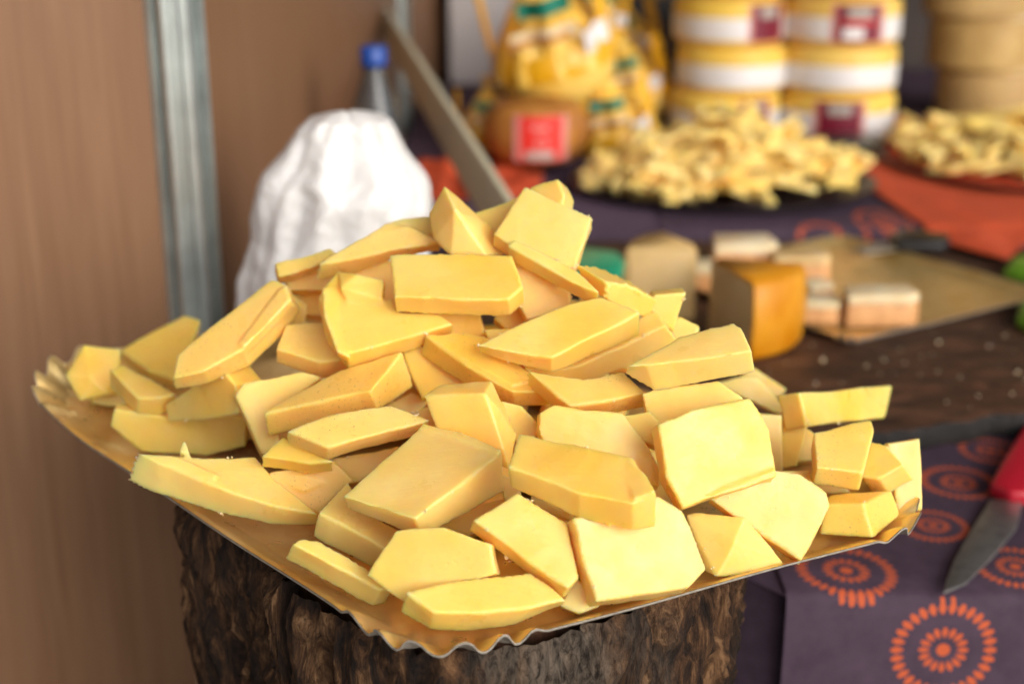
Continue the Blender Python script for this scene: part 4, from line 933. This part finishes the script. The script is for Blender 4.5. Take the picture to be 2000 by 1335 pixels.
# ------------------------------------------------------------------ orange napkin over the riser and red cloth at left
def napkin():
    V = []; F = []; nx, ny = 34, 40
    x0, x1 = onz(1792, 440, ZR).x, onz(2140, 440, ZR).x
    for i in range(nx):
        u_ = i/(nx-1); x = x0+(x1-x0)*u_
        drop = .038+.045*max(0, 1-abs(x-(x0+.075))/.09)
        for k in range(ny):
            t = k/(ny-1)
            wob = .004*noise.noise(Vector((x*22, t*6, 1)))
            if t < .35:
                s_ = t/.35; dl = .014+.105*max(0, 1-abs(x-(x0+.062))/.075); z = ZR+.004-(ZR-ZB-.004)*(1-s_)**.8+.006*math.sin(x*70)*(1-s_)*s_*2; y = 1.712-dl*(1-s_)
            else:
                s_ = (t-.35)/.65; z = ZR+.005+.006*max(0, noise.noise(Vector((x*14, s_*9, 2)))); y = 1.705+.78*s_
            xx = x-(.06 if t > .35 else 0)*max(0, s_)+wob
            V.append((xx, y, z))
    for i in range(nx-1):
        for k in range(ny-1): F.append((i*ny+k, (i+1)*ny+k, (i+1)*ny+k+1, i*ny+k+1))
    o = meshobj('orange_napkin', V, F, M['orangecloth'], None, smooth=True)
    s_ = o.modifiers.new('solid', 'SOLIDIFY'); s_.thickness = .0012
    tag(o, 'orange cloth spread under the right hand tray and hanging in a point', 'cloth')
    V = []; F = []; nx, ny = 24, 20
    for i in range(nx):
        for k in range(ny):
            u_, t = i/(nx-1), k/(ny-1)
            q = onz(800+260*u_, 400-70*t, ZR)
            z = ZR+.004+.03*max(0, noise.noise(Vector((u_*5, t*4, 8)))+.15)*math.sin(math.pi*u_)**.5
            V.append((q.x, q.y, z))
    for i in range(nx-1):
        for k in range(ny-1): F.append((i*ny+k, (i+1)*ny+k, (i+1)*ny+k+1, i*ny+k+1))
    o = meshobj('red_cloth', V, F, M['orangecloth'], None, smooth=True); s_ = o.modifiers.new('solid', 'SOLIDIFY'); s_.thickness = .0015
    tag(o, 'rumpled dark orange red cloth under the smoked cheese wheel', 'cloth')
napkin()

# ------------------------------------------------------------------ heaps of chips on dark round trays
def dark_tray(px0, px1, py_front, py_side, label):
    l_, r_ = onz(px0, py_side, ZR), onz(px1, py_side, ZR); f_ = onz((px0+px1)/2, py_front, ZR)
    cx, cy = (l_.x+r_.x)/2, (l_.y+r_.y)/2; rx = (r_.x-l_.x)/2; ry = cy-f_.y
    e = empty('serving_tray', (cx, cy, ZR+.003)); tag(e, label, 'tray')
    V = []; F = []; prof = [(0.0, .002), (.85, .002), (.93, .007), (1.0, .014), (1.01, .0145), (1.0, .010), (.92, .001), (.85, .0)]
    n_ = 72; m = len(prof)
    for i in range(n_):
        a = 2*math.pi*i/n_
        for k, z in prof: V.append((rx*k*math.cos(a), ry*k*math.sin(a), z))
    for i in range(n_):
        j = (i+1) % n_
        for k in range(m-1): F.append((i*m+k, j*m+k, j*m+k+1, i*m+k+1))
    meshobj('tray_plate', V, F, M['tray_dark'], e, smooth=True)
    V = []; F = []
    for i in range(n_):
        a = 2*math.pi*i/n_
        for k, z in ((1.0, .0146), (1.012, .0155), (1.022, .0135)): V.append((rx*k*math.cos(a), ry*k*math.sin(a), z))
    for i in range(n_):
        j = (i+1) % n_
        for k in range(2): F.append((i*3+k, j*3+k, j*3+k+1, i*3+k+1))
    meshobj('tray_rim', V, F, M['tray_dark'], e, smooth=True)
    return cx, cy, rx, ry
chip_protos = []
def make_chip(rng):
    L, W_, H_ = rng.uniform(.070, .110), rng.uniform(.022, .034), rng.uniform(.009, .014)
    pts = [(-L/2, -W_*rng.uniform(.3, .5)), (L*rng.uniform(.3, .5), -W_*.5), (L/2, W_*rng.uniform(-.3, .1)), (L*rng.uniform(.1, .4), W_*.5), (-L/2*rng.uniform(.85, 1), W_*rng.uniform(.25, .5))]
    n_ = len(pts); V = [(x, y, -H_/2*rng.uniform(.5, 1)) for x, y in pts]+[(x*.95, y*.93, H_/2*rng.uniform(.6, 1.2)) for x, y in pts]
    F = [tuple(range(n_-1, -1, -1)), tuple(range(n_, 2*n_))]+[(i, (i+1) % n_, (i+1) % n_+n_, i+n_) for i in range(n_)]
    me = bpy.data.meshes.new('cheese_chip'); me.from_pydata(V, [], F); me.update(); me.materials.append(M['chip'])
    bm = bmesh.new(); bm.from_mesh(me); bmesh.ops.recalc_face_normals(bm, faces=bm.faces)
    bmesh.ops.bevel(bm, geom=[e_ for e_ in bm.edges if e_.calc_face_angle(0) > .6], offset=.0009, segments=1, affect='EDGES', profile=.5)
    bm.to_mesh(me); bm.free()
    return me
crng = random.Random(11)
chip_protos = [make_chip(crng) for _ in range(9)]
def chip_heap(cx, cy, rx, ry, hmax, n_, seed, label, group, skew=0.0, power=1.0):
    rng = random.Random(seed)
    for i in range(n_):
        layer = i/n_
        while True:
            u_, v_ = rng.uniform(-1, 1), rng.uniform(-1, 1)
            if u_*u_+v_*v_ < 1: break
        rr = math.hypot((u_-skew)/(1+abs(skew)), v_)
        ztop = hmax*max(0, 1-rr**1.3)**power
        z = ZR+.014+ztop*(1-rng.random()**2*.5)
        o = bpy.data.objects.new('cheese_chip', rng.choice(chip_protos)); C.objects.link(o)
        k = .84
        o.location = (cx+u_*rx*k, cy+v_*ry*(k-.04 if v_ > 0 else k-.16), z+.004); o.rotation_euler = (rng.uniform(-.6, .6), rng.uniform(-.38, .38), rng.uniform(0, 6.28))
        s_ = rng.uniform(.8, 1.15); o.scale = (s_, s_, s_)
        tag(o, label, 'cheese', group)
q = dark_tray(1122, 1700, 431, 372, 'dark round tray under the blurred heap of thin cheese chips behind')
chip_heap(*q, .088, 205, 1, 'thin cheese chip in the blurred heap in front of the labelled wheels', 'cheese chips heaped on the dark tray', .08)
q = dark_tray(1712, 2230, 398, 318, 'dark tray on the orange cloth at the right edge, holding cheese chips')
chip_heap(*q, .048, 94, 2, 'golden cheese chip heaped on the tray at the right edge', 'cheese chips on the right hand tray', 0, .7)

# ------------------------------------------------------------------ stacked wheels
def wheel_prof(r_, h_, b=.012):
    pr = [(.0001, 0), (r_-b, 0)]
    for k in range(1, 6):
        a = math.pi/2*k/5; pr.append((r_-b+b*math.sin(a), b-b*math.cos(a)))
    for k in range(0, 6):
        a = math.pi/2*k/5; pr.append((r_-b+b*math.cos(a), h_-b+b*math.sin(a)))
    pr.append((.0001, h_)); return pr
def patch(name, r_, a0, a1, z0, z1, mat, parent, slant=0.0, n_=14):
    V = []; F = []
    for i in range(n_+1):
        a = a0+(a1-a0)*i/n_
        V += [(r_*math.cos(a), r_*math.sin(a), z0+slant*i/n_), (r_*math.cos(a), r_*math.sin(a), z1+slant*i/n_)]
    for i in range(n_): F.append((2*i, 2*i+2, 2*i+3, 2*i+1))
    return meshobj(name, V, F, mat, parent, smooth=True)
FRONT = R(-90)
def band_wheel(x, y, z, r_, h_, label, style):
    e = empty('labelled_cheese_wheel', (x, y, z)); tag(e, label, 'cheese wheel', 'yellow cheese wheels with white bands')
    lathe('wheel_body', wheel_prof(r_, h_), M['wax'], e, 56)
    lathe('white_band', [(r_+.0006, h_*.14), (r_+.0009, h_*.16), (r_+.0009, h_*.60), (r_+.0006, h_*.62)], M['white'], e, 56, caps=False)
    if style:
        a = FRONT+R(style[0]); w_ = R(style[1])
        patch('label_border', r_+.0014, a-w_*1.2, a+w_*1.2, h_*.10, h_*.92, M['pinkprint'], e)
        p_ = patch('label', r_+.0019, a-w_, a+w_, h_*.12, h_*.90, M['maroon'], e)
        patch('printed_line', r_+.0024, a-w_*.55, a+w_*.55, h_*.62, h_*.84, M['greyprint'], p_)
        if len(style) > 2:
            patch('printed_line', r_+.0024, a-w_*.7, a+w_*.7, h_*.50, h_*.58, M['redprint'], p_)
            patch('printed_line', r_+.0024, a-w_*.7, a+w_*.2, h_*.18, h_*.42, M['white'], p_)
wy = 2.36
def xat(px, y, z): Z = y*math.cos(PITCH)+(CAM_H-z)*math.sin(PITCH); return (px-CX)/FPX*Z
H1 = .0745
for k, (px, st, lab) in enumerate(((1412, (26, 15), 'lowest wheel of the left stack, half hidden by the chips'),
                                   (1428, None, 'second wheel up in the left stack, plain white band'),
                                   (1424, (34, 19), 'third wheel up in the left stack, maroon label at its right'),
                                   (1430, None, 'top wheel of the left stack, cut by the frame'))):
    z = ZR+.003+k*H1; band_wheel(xat(px, wy, z), wy+.004*k, z, .091, H1-.002, lab, st)
for k, (px, st, lab) in enumerate(((1632, (-10, 21), 'lowest wheel of the right labelled stack, maroon label over a dark handle'),
                                   (1636, None, 'second wheel up in the right labelled stack, plain white band'),
                                   (1642, (4, 22, 1), 'third wheel up in the right labelled stack, big maroon and red label facing front'),
                                   (1640, None, 'top wheel of the right labelled stack, cut by the frame'))):
    z = ZR+.003+k*(H1+.001); band_wheel(xat(px, wy-.01, z), wy-.01, z, .092, H1-.001, lab, st)
for k, (px, lab) in enumerate(((1925, 'lowest tan cheese wheel of the unlabelled stack behind the right tray'), (1912, 'second tan cheese wheel up in the unlabelled stack'),
                               (1905, 'third tan cheese wheel up in the unlabelled stack'), (1905, 'topmost tan cheese wheel of the unlabelled stack, cut by the frame'))):
    z = ZR+.002+k*.088
    e = empty('plain_cheese_wheel', (xat(px, 2.52, z), 2.52, z)); tag(e, lab, 'cheese wheel', 'unlabelled tan cheese wheels')
    lathe('wheel_body', wheel_prof(.090, .085, .009), M['tan'], e, 56)
    lathe('paper_ring', [(.0001, .0855), (.078, .0855), (.080, .087), (.0001, .0872)], M['cream'], e, 40, caps=False)
# tan wheel above the nets
e = empty('plain_cheese_wheel', (xat(1262, 2.75, ZR), 2.75, ZR+.001)); tag(e, 'tan cheese wheel on edge far back between the tied cheeses and the left stack', 'cheese wheel')
o = lathe('wheel_body', wheel_prof(.085, .07, .012), M['tan'], e, 48); o.rotation_euler = (R(90), 0, 0); o.location = (0, .03, .27)
o2 = box('stand', (0, 0, .092), (.10, .10, .184), M['black'], e, .003)

# smoked brown wheel with the red label
q = onz(1046, 357, ZR); r_ = .077
e = empty('smoked_cheese_wheel', (xat(1046, q.y+r_, ZR), q.y+r_-.005, ZR+.022)); tag(e, 'brown smoked cheese wheel with a red front label', 'cheese wheel')
pr = [(.0001, .0)]+[(r_*(.66+.34*math.sin(math.pi*(.04+.92*k/12))**.6), .082*k/12) for k in range(13)]+[(.0001, .082)]
lathe('wheel_body', pr, M['smoked'], e, 56)
patch('label_border', r_+.0012, FRONT-R(24), FRONT+R(34), .010, .074, M['pinkprint'], e)
p_ = patch('label', r_+.0018, FRONT-R(17), FRONT+R(27), .011, .073, M['redprint'], e)
patch('printed_line', r_+.0023, FRONT-R(12), FRONT+R(18), .013, .024, M['greyprint'], p_)
patch('printed_line', r_+.0023, FRONT-R(6), FRONT+R(12), .054, .060, M['pinkprint'], p_)
# round emblem
V = [(0, 0)]; em = []
for i in range(24):
    a = 2*math.pi*i/24; em.append((.009*math.cos(a), .009*math.sin(a)))
V = []; F = []
for i, (a, b) in enumerate(em):
    for k in (1.0, .7):
        th = FRONT+R(5)+a*k/r_; V.append(((r_+.0024)*math.cos(th), (r_+.0024)*math.sin(th), .036+b*k))
for i in range(24): j = (i+1) % 24; F.append((2*i, 2*j, 2*j+1, 2*i+1))
meshobj('printed_emblem', V, F, M['pinkprint'], p_)

# ------------------------------------------------------------------ cone-topped cheeses in printed film
def cone_cheese(px, py, y, r_, tilt, label, rz=0.0, turn=0.0):
    rr = ray(px, py); v = c2w(*rr)-Vector((0, 0, CAM_H)); t = y/v.y; c = Vector((v.x*t, y, CAM_H+v.z*t))   # centre of its belly
    e = empty('wrapped_cone_cheese', c, rot=(tilt[0], tilt[1], rz)); tag(e, label, 'cheese', 'cone topped cheeses in printed yellow film')
    pr = [(.0001, -.72*r_), (.45*r_, -.70*r_), (.75*r_, -.55*r_), (.95*r_, -.28*r_), (1.0*r_, 0), (.95*r_, .22*r_), (.80*r_, .48*r_), (.60*r_, .72*r_), (.42*r_, .95*r_), (.22*r_, 1.2*r_), (.0001, 1.28*r_)]
    lathe('cheese_body', pr, M['wax_pale'], e, 44)
    # gathered film cone: flutes
    def wob(a, z): return 1+.07*math.sin(a*11)+.04*math.sin(a*5+1)
    p2 = [(1.03*r_, .0), (1.01*r_, .2*r_), (.86*r_, .5*r_), (.66*r_, .80*r_), (.47*r_, 1.1*r_), (.28*r_, 1.4*r_), (.10*r_, 1.68*r_), (.17*r_, 1.82*r_), (.24*r_, 1.92*r_)]
    film = lathe('film_cone', p2, M['film'], e, 66, wob=wob, caps=False)
    f_ = FRONT+turn
    patch_cone = lambda nm, a0, a1, t0, t1, mat, k: None
    def pc(nm, a0, a1, z0, z1, mat, off):
        V = []; F = []; n_ = 12; m_ = 6
        def rad(z):
            z /= r_
            for (ra, za), (rb, zb) in zip(p2, p2[1:]):
                if za <= z <= zb: return r_*0+ra+(rb-ra)*(z-za)/(zb-za)
            return p2[0][0]
        for i in range(n_+1):
            a = f_+a0+(a1-a0)*i/n_
            for k in range(m_+1):
                z = z0+(z1-z0)*k/m_; q_ = rad(z)*(wob(a, z))+off; V.append((q_*math.cos(a), q_*math.sin(a), z))
        for i in range(n_):
            for k in range(m_): F.append((i*(m_+1)+k, (i+1)*(m_+1)+k, (i+1)*(m_+1)+k+1, i*(m_+1)+k+1))
        meshobj(nm, V, F, mat, film, smooth=True)
    pc('green_print', R(-24), R(24), 1.05*r_, 1.32*r_, M['teal'], .0016)
    pc('yellow_streak', R(55), R(85), .6*r_, 1.7*r_, M['goldprint'], .0016)
    pc('yellow_streak', R(-90), R(-62), .5*r_, 1.6*r_, M['goldprint'], .0016)
    pc('cream_print', R(-34), R(26), .62*r_, .86*r_, M['cream'], .0012)
    pc('round_sticker', R(28), R(62), .30*r_, .66*r_, M['white'], .0022)
    pc('amber_print', R(-38), R(20), .64*r_, .74*r_, M['orange_rind'], .002)
    lathe('gold_stripe', [(1.035*r_, -.02*r_), (1.05*r_, .04*r_), (1.04*r_, .22*r_), (.94*r_, .40*r_)], M['goldprint'], e, 44, caps=False)
    return e
cone_cheese(1085, 122, 2.20, .092, (R(8), R(-14)), 'largest film wrapped cone cheese lying on top, round base towards the viewer', 0, 0)
cone_cheese(958, 268, 2.24, .050, (R(2), R(-2)), 'cone topped wrapped cheese at the left, behind the smoked wheel')
cone_cheese(1207, 276, 2.18, .060, (R(2), R(-12)), 'cone topped wrapped cheese between the smoked wheel and the chip heap', 0, R(-6))
cone_cheese(1243, 190, 2.42, .060, (R(2), R(-16)), 'cone topped wrapped cheese in shade behind the right hand one', 0, R(-10))
cone_cheese(1232, 112, 2.55, .058, (0, R(-14)), 'highest cone topped wrapped cheese at the back, nearest the left wheel stack', 0, R(-10))
cone_cheese(1160, 60, 2.45, .052, (0, R(6)), 'cone topped wrapped cheese at the upper frame edge behind the largest one')
cone_cheese(1075, 262, 2.36, .060, (0, 0), 'cone topped wrapped cheese hidden under the largest one')
cone_cheese(1220, 265, 2.50, .062, (0, 0), 'cone topped wrapped cheese lowest in the back row')
# pale grey crate at the back
e = empty('grey_crate', (xat(955, 2.85, ZR), 2.95, ZR+.002)); tag(e, 'pale grey crate standing at the back, left of the wrapped cheeses', 'crate')
box('crate_body', (0, 0, .22), (.16, .16, .44), M['greybox'], e, .006)
box('crate_lid', (0, 0, .455), (.17, .17, .025), M['greybox'], e, .005)
